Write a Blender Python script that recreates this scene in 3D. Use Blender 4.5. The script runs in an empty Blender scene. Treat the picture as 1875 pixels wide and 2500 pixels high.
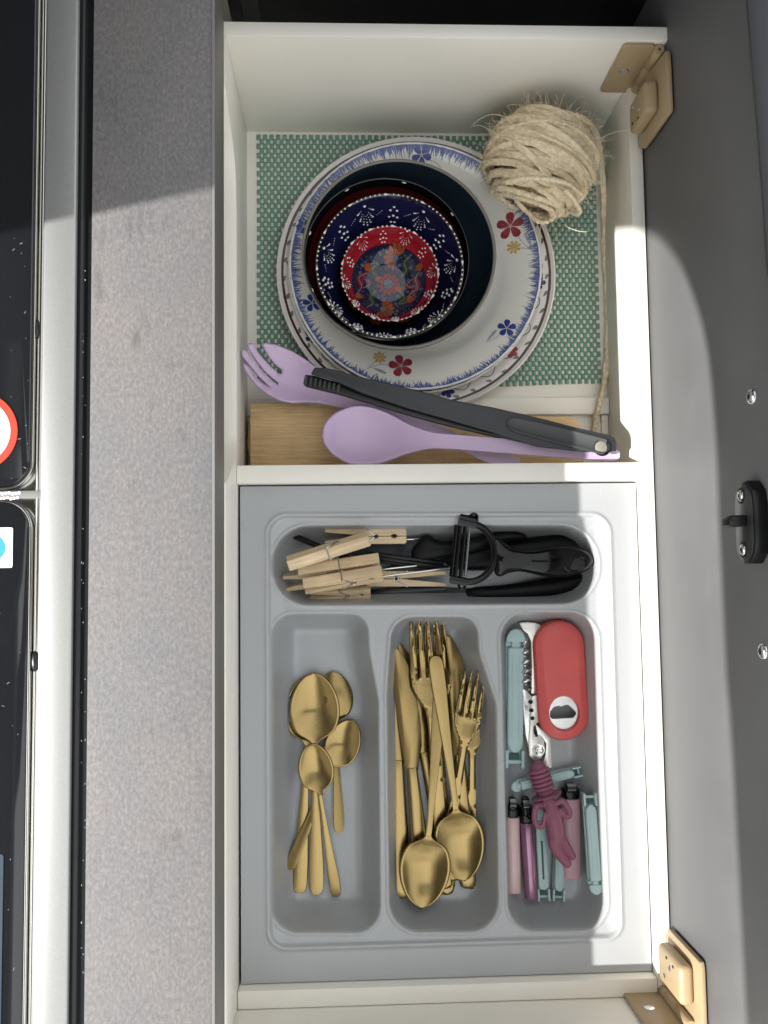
import bpy, bmesh, math, random
import numpy as np
from mathutils import Vector, Matrix, noise

# ------------------------------------------------------------------ camera, sky, sun, exposure
scene = bpy.context.scene
C = scene.collection
S = 0.001                                   # everything below is written in millimetres
CAM_H = 683.2
CR = Matrix(((0.99905327, 0.01030806, -0.04226477),
             (-0.01333266, 0.99732144, -0.07191789),
             (0.04141021, 0.0724133, 0.99651468)))
FPX = 2245.353                              # focal length in pixels of the 1875 x 2500 photograph
cd = bpy.data.cameras.new('camera')
cam = bpy.data.objects.new('camera', cd)
C.objects.link(cam)
cam.matrix_world = Matrix.Translation((0, 0, CAM_H * S)) @ CR.to_4x4()
cd.sensor_fit = 'VERTICAL'; cd.sensor_height = 36; cd.lens = FPX / 2500 * 36
cd.clip_start = 0.01; cd.clip_end = 100
scene.camera = cam

SUN_EL, SUN_AZ = math.radians(38.4), math.radians(13.1)   # light travels towards +x and a little +y
world = bpy.data.worlds.new('World'); scene.world = world; world.use_nodes = True
wn = world.node_tree.nodes; wl = world.node_tree.links
sky = wn.new('ShaderNodeTexSky'); sky.sky_type = 'NISHITA'; sky.sun_disc = False
sky.sun_elevation = SUN_EL
sky.dust_density = .6; sky.air_density = 3.2; sky.ozone_density = 1.0; sky.sun_rotation = math.radians(270) - SUN_AZ
wn['Background'].inputs['Strength'].default_value = 0.15
hs = wn.new('ShaderNodeHueSaturation'); hs.inputs['Saturation'].default_value = .10   # thin white haze: a pale, almost neutral sky
wl.new(sky.outputs[0], hs.inputs['Color']); wl.new(hs.outputs[0], wn['Background'].inputs['Color'])
ld = bpy.data.lights.new('sun', 'SUN'); ld.energy = 2.6; ld.angle = math.radians(0.55); ld.color = (1, .97, .925)
sun = bpy.data.objects.new('sun', ld); C.objects.link(sun)
sdir = Vector((math.cos(SUN_EL) * math.cos(SUN_AZ), math.cos(SUN_EL) * math.sin(SUN_AZ), -math.sin(SUN_EL)))
sun.rotation_euler = sdir.to_track_quat('-Z', 'Y').to_euler()
sun.location = (-2, -0.4, 2)
scene.view_settings.view_transform = 'Standard'; scene.view_settings.look = 'None'
scene.view_settings.exposure = 1.7; scene.view_settings.gamma = 1

# ------------------------------------------------------------------ measuring helpers
def ray(px, py):
    return CR @ Vector(((px - 937.5) / FPX, -(py - 1250) / FPX, -1))
def P(px, py, z):                            # photo pixel -> point (mm) at height z
    d = ray(px, py); t = (CAM_H - z) / -d.z
    return Vector((d.x * t, d.y * t, z))
def PX(px, py, X):                           # photo pixel -> point on the plane x = X
    d = ray(px, py); t = X / d.x
    return Vector((X, d.y * t, CAM_H + d.z * t))
def PY(px, py, Y):
    d = ray(px, py); t = Y / d.y
    return Vector((d.x * t, Y, CAM_H + d.z * t))

# ------------------------------------------------------------------ mesh helpers
ORG = {}
def catmull(pts, n=8, closed=False):
    pts = [Vector(p) for p in pts]; out = []; N = len(pts)
    for i in range(N if closed else N - 1):
        if closed: p0, p1, p2, p3 = (pts[(i + k) % N] for k in (-1, 0, 1, 2))
        else:
            p1, p2 = pts[i], pts[i + 1]
            p0 = pts[i - 1] if i else p1 * 2 - p2
            p3 = pts[i + 2] if i + 2 < N else p2 * 2 - p1
        for k in range(n):
            t = k / n
            out.append(.5 * ((2 * p1) + (p2 - p0) * t + (2 * p0 - 5 * p1 + 4 * p2 - p3) * t * t + (3 * p1 - p0 - 3 * p2 + p3) * t ** 3))
    if not closed: out.append(pts[-1].copy())
    return out
def lerp_list(xs, x):                        # piecewise smooth interpolation of [(x, v...)]
    if x <= xs[0][0]: return xs[0][1:]
    for a, b in zip(xs, xs[1:]):
        if x <= b[0]:
            t = (x - a[0]) / (b[0] - a[0]); t = t * t * (3 - 2 * t) if len(a) > 9 else t
            return [u + (w - u) * t for u, w in zip(a[1:], b[1:])]
    return xs[-1][1:]
def rrect(x0, x1, y0, y1, r, n=6):
    out = []
    for cx, cy, a0 in ((x1 - r, y1 - r, 0), (x0 + r, y1 - r, 90), (x0 + r, y0 + r, 180), (x1 - r, y0 + r, 270)):
        for k in range(n + 1):
            a = math.radians(a0 + 90 * k / n); out.append((cx + r * math.cos(a), cy + r * math.sin(a)))
    return out
class MB:
    def __init__(s): s.v = []; s.f = []
    def add(s, v, f):
        o = len(s.v); s.v += [Vector(p) for p in v]; s.f += [[i + o for i in q] for q in f]; return s
    def box(s, x0, x1, y0, y1, z0, z1, M=None):
        v = [Vector((x, y, z)) for z in (z0, z1) for y in (y0, y1) for x in (x0, x1)]
        if M: v = [M @ p for p in v]
        return s.add(v, [(0, 2, 3, 1), (4, 5, 7, 6), (0, 1, 5, 4), (2, 6, 7, 3), (0, 4, 6, 2), (1, 3, 7, 5)])
    def prism(s, pts, z0, z1, M=None):       # outline in xy, counter-clockwise
        n = len(pts); v = [Vector((p[0], p[1], z0)) for p in pts] + [Vector((p[0], p[1], z1)) for p in pts]
        if M: v = [M @ p for p in v]
        return s.add(v, [list(range(n - 1, -1, -1)), list(range(n, 2 * n))] + [(i, (i + 1) % n, n + (i + 1) % n, n + i) for i in range(n)])
    def ringprism(s, outer, inner, z0, z1, M=None):   # same number of points
        n = len(outer); v = [Vector((p[0], p[1], z)) for z in (z0, z1) for q in (outer, inner) for p in q]
        if M: v = [M @ p for p in v]
        f = []
        for i in range(n):
            j = (i + 1) % n
            f += [(i, n + i, n + j, j), (2 * n + i, 2 * n + j, 3 * n + j, 3 * n + i), (i, j, 2 * n + j, 2 * n + i), (n + j, n + i, 3 * n + i, 3 * n + j)]
        return s.add(v, f)
    def loft(s, rings, cap=True, closed=True):
        n = len(rings[0]); f = []
        for i in range(len(rings) - 1):
            for k in range(n if closed else n - 1):
                a, b = i * n + k, i * n + (k + 1) % n
                f.append((a, b, b + n, a + n))
        if cap: f += [list(range(n - 1, -1, -1)), [(len(rings) - 1) * n + k for k in range(n)]]
        return s.add([p for r in rings for p in r], f)
    def tube(s, path, r, n=8, cap=True, lobes=0, amp=0, pitch=20, sx=1, sy=1, up=None, closed=False):
        path = [Vector(p) for p in path]; N = len(path); rings = []; nrm = None; L = 0
        for i, p in enumerate(path):
            if closed: t = path[(i + 1) % N] - path[i - 1]
            else: t = path[min(i + 1, N - 1)] - path[max(i - 1, 0)]
            t.normalize()
            if nrm is None:
                u = Vector(up) if up else (Vector((0, 0, 1)) if abs(t.z) < .9 else Vector((1, 0, 0)))
                nrm = (u - t * u.dot(t)).normalized()
            else:
                nrm = (nrm - t * nrm.dot(t)).normalized(); L += (p - path[i - 1]).length
            b = t.cross(nrm); rr = r[i] if hasattr(r, '__len__') else r; ring = []
            for k in range(n):
                a = 2 * math.pi * k / n
                q = rr * (1 + amp * math.cos(lobes * (a - 2 * math.pi * L / pitch))) if lobes else rr
                ring.append(p + nrm * (q * math.cos(a) * sy) + b * (q * math.sin(a) * sx))
            rings.append(ring)
        if closed: rings.append(rings[0])
        return s.loft(rings, cap and not closed)
    def lathe(s, prof, c=(0, 0, 0), n=64, M=None):
        v = []; idx = []; f = []
        for r, z in prof:
            if r < 1e-4: idx.append([len(v)] * n); v.append(Vector((0, 0, z)))
            else:
                idx.append(list(range(len(v), len(v) + n)))
                v += [Vector((r * math.cos(2 * math.pi * k / n), r * math.sin(2 * math.pi * k / n), z)) for k in range(n)]
        for a, b in zip(idx, idx[1:]):
            for k in range(n):
                q = []
                for i in (a[k], a[(k + 1) % n], b[(k + 1) % n], b[k]):
                    if i not in q: q.append(i)
                if len(q) > 2: f.append(q)
        if M: v = [M @ p for p in v]
        return s.add([p + Vector(c) for p in v], f)
    def ball(s, c, r, n=10, m=6, M=None):
        rr = r if hasattr(r, '__len__') else (r, r, r)
        o = len(s.v)
        s.lathe([(math.sin(math.pi * i / m), -math.cos(math.pi * i / m)) for i in range(m + 1)], n=n)
        for i in range(o, len(s.v)):
            p = s.v[i]; p = Vector((p.x * rr[0], p.y * rr[1], p.z * rr[2]))
            s.v[i] = (M @ p if M else p) + Vector(c)
        return s
    def grid(s, nu, nv, fn):
        return s.add([fn(i / (nu - 1), j / (nv - 1)) for j in range(nv) for i in range(nu)],
                     [(j * nu + i, j * nu + i + 1, (j + 1) * nu + i + 1, (j + 1) * nu + i) for j in range(nv - 1) for i in range(nu - 1)])
    def xf(s, M):
        s.v = [M @ p for p in s.v]; return s
    def build(s, name, mat, parent=None, bevel=0, seg=2, smooth=True, angle=35, solid=0, subsurf=0, soff=-1, org=None):
        o3 = Vector(org) if org else (ORG.get(parent.name, Vector()) if parent else Vector())
        me = bpy.data.meshes.new(name)
        bm = bmesh.new(); bv = [bm.verts.new((p - o3) * S) for p in s.v]
        for q in s.f:
            try: bm.faces.new([bv[i] for i in q])
            except ValueError: pass
        bmesh.ops.recalc_face_normals(bm, faces=bm.faces[:]) if not getattr(s, 'keep', False) else None
        if bevel:
            ed = [e for e in bm.edges if len(e.link_faces) == 2 and e.calc_face_angle(0) > math.radians(28)]
            bmesh.ops.bevel(bm, geom=ed, offset=bevel * S, segments=seg, affect='EDGES', profile=.5, clamp_overlap=True)
        bm.to_mesh(me); bm.free()
        ob = bpy.data.objects.new(name, me); C.objects.link(ob)
        if mat: me.materials.append(mat)
        if smooth:
            me.shade_smooth()
            try: me.set_sharp_from_angle(angle=math.radians(angle))
            except Exception: pass
        if solid:
            md = ob.modifiers.new('solid', 'SOLIDIFY'); md.thickness = solid * S; md.offset = soff
        if subsurf:
            md = ob.modifiers.new('sub', 'SUBSURF'); md.levels = md.render_levels = subsurf
        if parent: ob.parent = parent; ORG[ob.name] = o3
        elif org: ob.location = o3 * S; ORG[ob.name] = o3
        return ob
def tag(o, label=None, cat=None, group=None, kind=None):
    if label: o['label'] = label
    if cat: o['category'] = cat
    if group: o['group'] = group
    if kind: o['kind'] = kind
    return o
def thing(name, label, cat, loc=(0, 0, 0), group=None, local=False):   # an Empty at the thing's base
    o = bpy.data.objects.new(name, None); C.objects.link(o); o.empty_display_size = .02
    o.location = Vector(loc) * S; ORG[o.name] = Vector() if local else Vector(loc)
    return tag(o, label, cat, group)
def copy_tree(o, parent=None):
    c = o.copy(); C.objects.link(c); c.parent = parent
    for ch in list(o.children): copy_tree(ch, c)
    return c
def place(o, loc, x_axis, up=(0, 0, 1)):       # local x along x_axis, local z as near to up as it gets
    x = Vector(x_axis).normalized(); u = Vector(up); y = u.cross(x).normalized(); z = x.cross(y)
    o.matrix_world = Matrix.Translation(Vector(loc) * S) @ Matrix((x, y, z)).transposed().to_4x4()
    return o

# ------------------------------------------------------------------ materials
def lin(c):
    return tuple(((v / 255) / 12.92 if v <= 10.3 else ((v / 255 + .055) / 1.055) ** 2.4) for v in c[:3])
def mat(name, col, rough=.5, metal=0, spec=.5, var=0, vscale=60, bump=0, bscale=400, stretch=(1, 1, 1), coat=0, col2=None, rvar=0, sheen=0, detail=4, trans=0, sss=0):
    m = bpy.data.materials.new(name); m.use_nodes = True
    nt = m.node_tree; b = nt.nodes['Principled BSDF']
    c = (*col, 1)
    b.inputs['Base Color'].default_value = c; b.inputs['Roughness'].default_value = rough
    b.inputs['Metallic'].default_value = metal; b.inputs['Specular IOR Level'].default_value = spec
    b.inputs['Coat Weight'].default_value = coat; b.inputs['Coat Roughness'].default_value = .08
    if trans: b.inputs['Transmission Weight'].default_value = trans
    if sss:
        b.inputs['Subsurface Weight'].default_value = sss; b.inputs['Subsurface Scale'].default_value = .002
    if var or bump or rvar:
        tc = nt.nodes.new('ShaderNodeTexCoord'); mp = nt.nodes.new('ShaderNodeMapping')
        mp.inputs['Scale'].default_value = stretch
        nt.links.new(tc.outputs['Object'], mp.inputs[0])
        oi = nt.nodes.new('ShaderNodeObjectInfo'); ad = nt.nodes.new('ShaderNodeVectorMath'); ad.operation = 'ADD'
        nt.links.new(mp.outputs[0], ad.inputs[0]); nt.links.new(oi.outputs['Random'], ad.inputs[1])
        def nz(sc, dt):
            n = nt.nodes.new('ShaderNodeTexNoise'); n.inputs['Scale'].default_value = sc; n.inputs['Detail'].default_value = dt
            n.inputs['Roughness'].default_value = .6
            nt.links.new(ad.outputs[0], n.inputs['Vector']); return n
        if var or rvar:
            n = nz(vscale, detail)
        if var:
            r = nt.nodes.new('ShaderNodeMapRange'); r.inputs[1].default_value = .3; r.inputs[2].default_value = .7
            nt.links.new(n.outputs[0], r.inputs[0])
            x = nt.nodes.new('ShaderNodeMix'); x.data_type = 'RGBA'
            x.inputs[6].default_value = (*[v * (1 - var) for v in col], 1) if not col2 else c
            x.inputs[7].default_value = (*[min(1, v * (1 + var)) for v in col], 1) if not col2 else (*col2, 1)
            nt.links.new(r.outputs[0], x.inputs[0]); nt.links.new(x.outputs[2], b.inputs['Base Color'])
        if rvar:
            r = nt.nodes.new('ShaderNodeMapRange'); r.inputs[1].default_value = .3; r.inputs[2].default_value = .7
            r.inputs[3].default_value = max(.02, rough - rvar); r.inputs[4].default_value = min(1, rough + rvar)
            nt.links.new(n.outputs[0], r.inputs[0]); nt.links.new(r.outputs[0], b.inputs['Roughness'])
        if bump:
            n2 = nz(bscale, 3); bp = nt.nodes.new('ShaderNodeBump'); bp.inputs['Strength'].default_value = bump
            bp.inputs['Distance'].default_value = .0006
            nt.links.new(n2.outputs[0], bp.inputs['Height']); nt.links.new(bp.outputs[0], b.inputs['Normal'])
    return m
# ------------------------------------------------------------------ the van around the drawer (out of frame: lets the sun in through one window; added blockers cut the sky)
XL, XR, XRo, YN, YdN, YdS, YsN, YsS, ZR, ZF, ZT = -88.0, 244.7, 255.7, 417.9, 93.1, 78.3, -319.9, -334.2, -63.6, -153.5, -74.6
XC, ZC, ZCB = -75.8, 146.4, 103.7
TAZ = math.tan(SUN_AZ); KEL = math.tan(SUN_EL) / math.cos(SUN_AZ)
m_van = mat('van_lining', (.10, .098, .09), .8, bump=.3, bscale=200)
m_vanceil = mat('van_ceiling', (.10, .10, .095), .8)
WX = -560.0
edge = [(251.4, -180), (251.4, 95), (236, 139), (216, 187), (181, 240), (142, 275), (89, 302), (25, 311), (-46, 311.5), (-137, 313.5), (-192, 318), (-420, 326)]
win = [Vector((s_ + TAZ * WX, t_ - KEL * WX, 0)) for s_, t_ in edge]
win = [win[0]] + catmull(win[1:], 4)
win += [Vector((-960, win[-1].y - 10, 0)), Vector((-1000, win[-1].y - 60, 0)), Vector((-1000, win[0].y + 40, 0)), Vector((-960, win[0].y, 0))]
cy_, cz_ = -330, 560
outer = []
for p in win:                                # the same ray from the window's centre to the wall's border
    d = Vector((p.x - cy_, p.y - cz_, 0)); k = min(abs((1400 if d.x > 0 else -1200) / (d.x or 1e-6)), abs((950 if d.y > 0 else -1400) / (d.y or 1e-6)))
    outer.append((cy_ + d.x * k, cz_ + d.y * k))
TOW = Matrix(((0, 0, 1, 0), (1, 0, 0, 0), (0, 1, 0, 0), (0, 0, 0, 1)))   # (a,b,c) -> x=c, y=a, z=b
w = MB().ringprism(outer, [(p.x, p.y) for p in win], WX - 50, WX, TOW)
tag(w.build('wall', m_van), kind='structure')
m_blocker = mat('roof_dark', (.10, .10, .095), .8)
tag(MB().box(-609, 700, -110, 170, 1512, 1540).build('ceiling', m_blocker), kind='structure')  # unseen roof strip, added to keep reflections in the black items dark
tag(MB().box(-609, -250, -1400, 1500, 812, 1500).build('ceiling', m_blocker), kind='structure')  # unseen overhead locker, added to block sky above hob and worktop
tag(MB().box(-430, -80, 150, 1490, 708, 811).build('ceiling', m_blocker), kind='structure')  # lower unseen locker, added to darken the far end of the worktop
tag(MB().box(-20000, 20000, -20000, 20000, -1030, -1000).build('ground', mat('pale_gravel', (.42, .385, .33), .9, var=.2, vscale=3)), kind='structure')  # unseen ground outside, added to bounce warm sunlight upwards
tag(MB().box(-620, 3000, -900, 3000, -880, -850).build('floor', mat('van_floor', (.045, .047, .05), .6, var=.2, vscale=40)), kind='structure')
tag(MB().box(-620, 1500, 520, 560, -849, 330).build('wall', mat('cab_dark', (.02, .022, .024), .8)), kind='structure')  # unseen bulkhead, added to block sky light from the far end

# ------------------------------------------------------------------ drawer
m_white = mat('white_laminate', (.84, .81, .74), .38, var=.025, vscale=9, bump=.05, bscale=900)
m_whitein = mat('white_laminate_inner', (.83, .795, .715), .42, var=.04, vscale=7, bump=.06, bscale=700)
dr = thing('drawer', 'white open drawer box with divider, low front rail and tall end walls', 'drawer', (80, 40, -160))
MB().box(XL - 14, XRo - .5, YsS - 12, YN + 11, ZF - 4, ZF).build('bottom_panel', m_whitein, dr)
# scooped left side: measured along its inner face
N_curve = [PX(x, y, XL) for x, y in ((548, 189), (553, 232), (562, 298), (570, 360), (575, 420), (577.5, 520))]
S_curve = [PX(x, y, XL) for x, y in ((578, 1060), (576.5, 1090), (572, 1120), (563, 1152), (554, 1172), (550, 1186), (548.6, 1200))]
prof = [(YN - .4, -158), (YN - .4, 0)] + [(p.y, min(0, p.z)) for p in catmull(N_curve, 4)] + [(p.y, min(0, p.z)) for p in catmull(S_curve, 4)] + [(YdS - 20, 0), (YsS + .4, 0), (YsS + .4, -158)]
MB().prism(prof[::-1], XL - 14, XL, TOW).build('side_panel', m_white, dr, bevel=.6)
MB().box(XR, XRo, YsS + .4, YN - .4, -158, ZR).build('front_rail', m_white, dr, bevel=.8)
xe = P(1631, 100, 0).x
def endwall(y0, y1):
    b = MB().box(XL - 14, xe, y0, y1, -158, 0); b.build('end_wall', m_white, dr, bevel=1.0)
endwall(YN, YN + 11.5); endwall(YsS - 12, YsS)
MB().box(XL + .3, XR - .3, YdS, YdN, -153, ZR + .25).build('divider', m_white, dr, bevel=.8)
MB().box(XL + .3, XR - .3, YsS + .5, YsN, -153, ZR + .25).build('tray_rail', m_white, dr, bevel=.8)
yb0, yb1 = P(1450, 1011, -147).y, P(1450, 971, -147).y
MB().box(XL + .3, XR - .3, yb0, yb1, ZF, -146).build('batten', m_white, dr, bevel=.8)
for x0_, x1_, z1_ in ((XL + .3, XL + 4, -149), (XR - 7, XR - .3, -150)): MB().box(x0_, x1_, YdN, yb0 - .3, ZF, z1_).build('corner_bead', m_whitein, dr, bevel=.8)

# ------------------------------------------------------------------ drawer front standing up behind the rail
m_panel = mat('grey_metallic_laminate', (.112, .1135, .117), .45, spec=.22, var=.13, vscale=10, bump=.16, bscale=2600, rvar=.08, detail=8)
pf = thing('hinged_flap', 'large grey upright flap panel along the right side of the open drawer', 'panel', (262, 0, -160))
tops = [(620, 118), (480, 132), (358.6, 140.2), (248.9, 148.5), (180, 152), (100, 154), (-700, 156)]
pr = [(-700, -175), (620, -175)] + tops
MB().prism(pr, XRo + 1.2, XRo + 16, TOW).build('panel', m_panel, pf, bevel=1.2)
pts = [Vector((XRo + 6, y, z + 1.5)) for y, z in tops]
MB().tube(catmull(pts, 5), 3.4, 10, sx=2.2).build('edge_trim', mat('grey_edge_trim', (.05, .052, .057), .5, spec=.2), pf)

# ------------------------------------------------------------------ worktop
m_ct = bpy.data.materials.new('stone_grey_laminate'); m_ct.use_nodes = True
nt = m_ct.node_tree; b = nt.nodes['Principled BSDF']; tc = nt.nodes.new('ShaderNodeTexCoord')
def nod(t, **k):
    n = nt.nodes.new(t)
    for a, v in k.items(): setattr(n, a, v)
    return n
def noi(sc, stretch=(1, 1, 1), det=4, rg=.6):
    mp = nod('ShaderNodeMapping'); mp.inputs['Scale'].default_value = stretch; nt.links.new(tc.outputs['Object'], mp.inputs[0])
    n = nod('ShaderNodeTexNoise'); n.inputs['Scale'].default_value = sc; n.inputs['Detail'].default_value = det; n.inputs['Roughness'].default_value = rg
    nt.links.new(mp.outputs[0], n.inputs['Vector']); return n.outputs[0]
def ramp(x, stops):
    r = nod('ShaderNodeValToRGB'); e = r.color_ramp.elements
    while len(e) < len(stops): e.new(.5)
    for i, (p, c) in enumerate(stops): e[i].position = p; e[i].color = (*c, 1)
    nt.links.new(x, r.inputs[0]); return r.outputs[0]
def mix(a, b_, f, mode='MIX'):
    x = nod('ShaderNodeMix', data_type='RGBA', blend_type=mode)
    for s_, v in ((0, f), (6, a), (7, b_)):
        if hasattr(v, 'is_output') or hasattr(v, 'links'): nt.links.new(v, x.inputs[s_])
        else: x.inputs[s_].default_value = v
    return x.outputs[2]
base = ramp(noi(560, (1, .6, 1), 4, .62), [(.32, (.124, .1195, .120)), (.5, (.150, .144, .145)), (.7, (.190, .183, .183))])
warm = ramp(noi(22, (1, .5, 1), 3), [(.35, (.90, .92, .95)), (.65, (1.03, 1.0, .985))])
c1 = mix(base, warm, 1.0, 'MULTIPLY')
stn = ramp(noi(95, (1, .32, 1), 3), [(.58, (0, 0, 0)), (.72, (1, 1, 1))])
st2 = ramp(noi(16, (1, .5, 1), 2), [(.42, (0, 0, 0)), (.62, (.5, .5, .5))])
c2 = mix(c1, (.068, .066, .069, 1), mix(stn, st2, 1.0, 'MULTIPLY'))
nt.links.new(c2, b.inputs['Base Color']); b.inputs['Roughness'].default_value = .6; b.inputs['Specular IOR Level'].default_value = .10
bp = nod('ShaderNodeBump'); bp.inputs['Strength'].default_value = .25; bp.inputs['Distance'].default_value = .0004
nt.links.new(noi(900, (1, .6, 1), 3), bp.inputs['Height']); nt.links.new(bp.outputs[0], b.inputs['Normal'])

xa = P(217, 1250, ZC).x
ct = thing('worktop', 'stone grey worktop strip with dark edge between hob and drawer', 'worktop', (XC - 40, 0, ZCB))
MB().box(xa, XC - 1.4, -900, 900, ZCB, ZC).build('slab', m_ct, ct, bevel=.5)
MB().box(XC - 1.2, XC, -900, 900, ZCB - .2, ZC + .1).build('edge_band', mat('dark_edge_band', (.085, .08, .076), .45, var=.15, vscale=30, stretch=(1, .1, 1)), ct, bevel=.6)
MB().box(XC - 1.5, XC + .05, -900, 900, ZC - .6, ZC + .25).build('edge_line', mat('pale_edge_line', (.16, .16, .155), .4), ct)
# cabinet below the worktop
cb = thing('cabinet', 'dark cabinet carcass behind and below the open drawer', 'cabinet', (-140, 560, -840))
m_dark = mat('cabinet_dark', (.012, .014, .016), .6)
MB().box(-560, XL - 30, -900, 900, -840, ZCB - .5).build('carcass', m_white, cb)
yw = YN + 60
xs = [P(x, 0, -100).x for x in (543, 557.5, 585, 631)]
k_ = [PY(x, 20, yw).x for x in (530, 560, 589, 633, 1700)]
for i, (c_, nm) in enumerate((((.42, .40, .37), 'white_post'), ((.004, .004, .004), 'seal_strip'), ((.035, .037, .042), 'grey_jamb'), ((.004, .0045, .006), 'inner_panel'))):
    MB().box(k_[i], k_[i + 1] - .4, yw + i * .8, yw + 30, -840, 100).build(nm, mat('cab_' + nm, c_, .5), cb)
MB().box(k_[1], 252, YN + 12, yw, -840, -300).build('base', m_dark, cb)

# ------------------------------------------------------------------ hob with glass lids, left of the worktop
m_steel = mat('brushed_steel', (.31, .315, .312), .42, metal=.55, bump=.10, bscale=1500, stretch=(1, 1, 1), var=.05, vscale=900)
m_chrome = mat('polished_steel', (.62, .61, .58), .16, metal=1)
m_rubber = mat('black_rubber', (.006, .007, .008), .32, spec=.4)
m_glass = mat('black_glass', (.010, .011, .013), .07, spec=.5, coat=.3)
ZH = ZC + 3
hb = thing('hob', 'built-in hob with black glass lids in a brushed steel frame', 'hob', (-200, 0, ZC))
def lx(x, y, z=ZH): return P(x, y, z).x
fr = [(lx(108, 300), lx(188, 300))]
xf0, xf1 = P(97, 1250, ZH).x, P(177, 1250, ZH).x
MB().box(xf0, xf1, -900, 900, ZC - 12, ZH).build('frame', m_steel, hb, bevel=1.2, seg=3)
MB().box(xf1 + .2, xa - .3, -900, 900, ZC - 12, ZC - 2.2).build('gap_floor', m_rubber, hb)
MB().tube([(xf1 + 2.3, -900, ZC - 1.6), (xf1 + 2.3, 900, ZC - 1.6)], 2.0, 10).build('seal', m_rubber, hb)
# inner channel and the two lids
xg1 = P(68, 1250, ZH).x
MB().box(-420, xf0 - .2, -900, 900, ZC - 12, ZC - 6).build('well', m_chrome, hb)
MB().tube([(xf0 - 2.6, -900, ZC - 3.8), (xf0 - 2.6, 900, ZC - 3.8)], 2.4, 12).build('bright_rail', m_chrome, hb)
yu, yl = P(30, 1187, ZH).y, P(30, 1226, ZH).y
def lid(y0, y1):
    l = MB().prism(rrect(-420, xg1, y0, y1, 15, 8), ZC - 5, ZC + 1.5).build('glass_lid', m_glass, hb, bevel=.8)
    ring = rrect(-421, xg1 + 1.7, y0 - 1.7, y1 + 1.7, 16.5, 8)
    MB().ringprism(ring, rrect(-420, xg1 + .1, y0 - .1, y1 + .1, 15, 8), ZC - 5.5, ZC + .6).build('rim', m_chrome, l, bevel=.4)
    return l
lidU = lid(yu, 900); lidL = lid(-900, yl)
MB().box(-420, xf0 - .3, yl + 2.2, yu - 2.2, ZC - 6, ZC - .4).build('cross_bar', m_steel, hb, bevel=.8)
d = MB(); random.seed(4)
for i in range(9):
    for j in range(2):
        p = P(47 - i * 8.2 - j * 4, 1203 + j * 12 + (i % 3) * 1.5, ZC - .3); d.lathe([(0, .3), (.8, .25), (.95, 0)], p, 10)
d.build('dot_print', mat('white_print', (.8, .8, .78), .5), hb)
for y in (801, 1615):
    p = P(90, y, ZC)
    q = p - Vector((1.5, 0, 1.8))
    MB().ball(q, (2.6, 6.2, 2.0), 12, 8).build('finger_notch', m_rubber, hb)
# print on the lids
def disc(c, r, z0, z1, n=64): return [(c.x + r * math.cos(2 * math.pi * k / n), c.y + r * math.sin(2 * math.pi * k / n)) for k in range(n)]
zl = ZC + 1.6; k1 = (CAM_H - zl) / FPX
c = P(-56, 1054, zl)
sr = thing('sticker', 'round white sticker with bright red ring on upper black glass lid', 'sticker', c)
MB().prism(disc(c, 80 * k1, 0, 0), zl, zl + .5).build('white_disc', mat('sticker_white', (.74, .76, .82), .5), sr)
MB().ringprism(disc(c, 97 * k1, 0, 0), disc(c, 80.3 * k1, 0, 0), zl, zl + .7).build('red_ring', mat('sticker_red', (.62, .035, .014), .45), sr)
c = P(-10, 1339, zl)
sb = thing('sticker', 'square white sticker with blue dot on lower black glass lid', 'sticker', c)
a, b2 = P(32, 1288, zl), P(33.5, 1386, zl)
MB().prism(rrect(a.x - 42, a.x, b2.y, a.y, 1, 3), zl, zl + .5).build('white_square', mat('sticker_white2', (.80, .80, .81), .5), sb)
MB().prism(disc(P(-19, 1338, zl), 32 * k1, 0, 0), zl + .5, zl + .62).build('blue_dot', mat('sticker_blue', (.015, .24, .55), .5), sb)
a = P(9, 2085, zl)
tag(MB().prism(rrect(a.x - 60, a.x, -500, a.y, 1.5, 3), zl, zl + .35).build('film', mat('pale_blue_film', (.028, .042, .062), .35, spec=.4), org=(a.x - 20, a.y - 30, zl)), 'pale blue film strip on black glass at bottom left corner', 'film')

dust = MB(); random.seed(77)
for k in range(34):
    x, y = random.uniform(-6, 78), random.choice((random.uniform(560, 1180), random.uniform(1240, 2500)))
    if y < 600 and x > 60: continue
    p = P(x, y, ZC + 1.75)
    if p.x > xg1 - 1: continue
    a = random.uniform(0, 3.14); l = random.choice((.2, .25, .3, .4, .9)) ; d = Vector((math.cos(a), math.sin(a), 0)) * l
    dust.tube([p - d, p + Vector((random.uniform(-.2, .2), random.uniform(-.2, .2), .05)), p + d], random.uniform(.05, .1), 4)
for k in range(40):
    y = random.uniform(600, 2490); p = P(random.choice((199, 203, 208)), y, ZC - .4); d = Vector((random.uniform(-.3, .3), random.uniform(-.5, .5), 0)); dust.tube([p - d, p + d], .12, 4)
tag(dust.build('dust_speck', mat('dust', (.62, .60, .56), .9), hb), kind='stuff')
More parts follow.
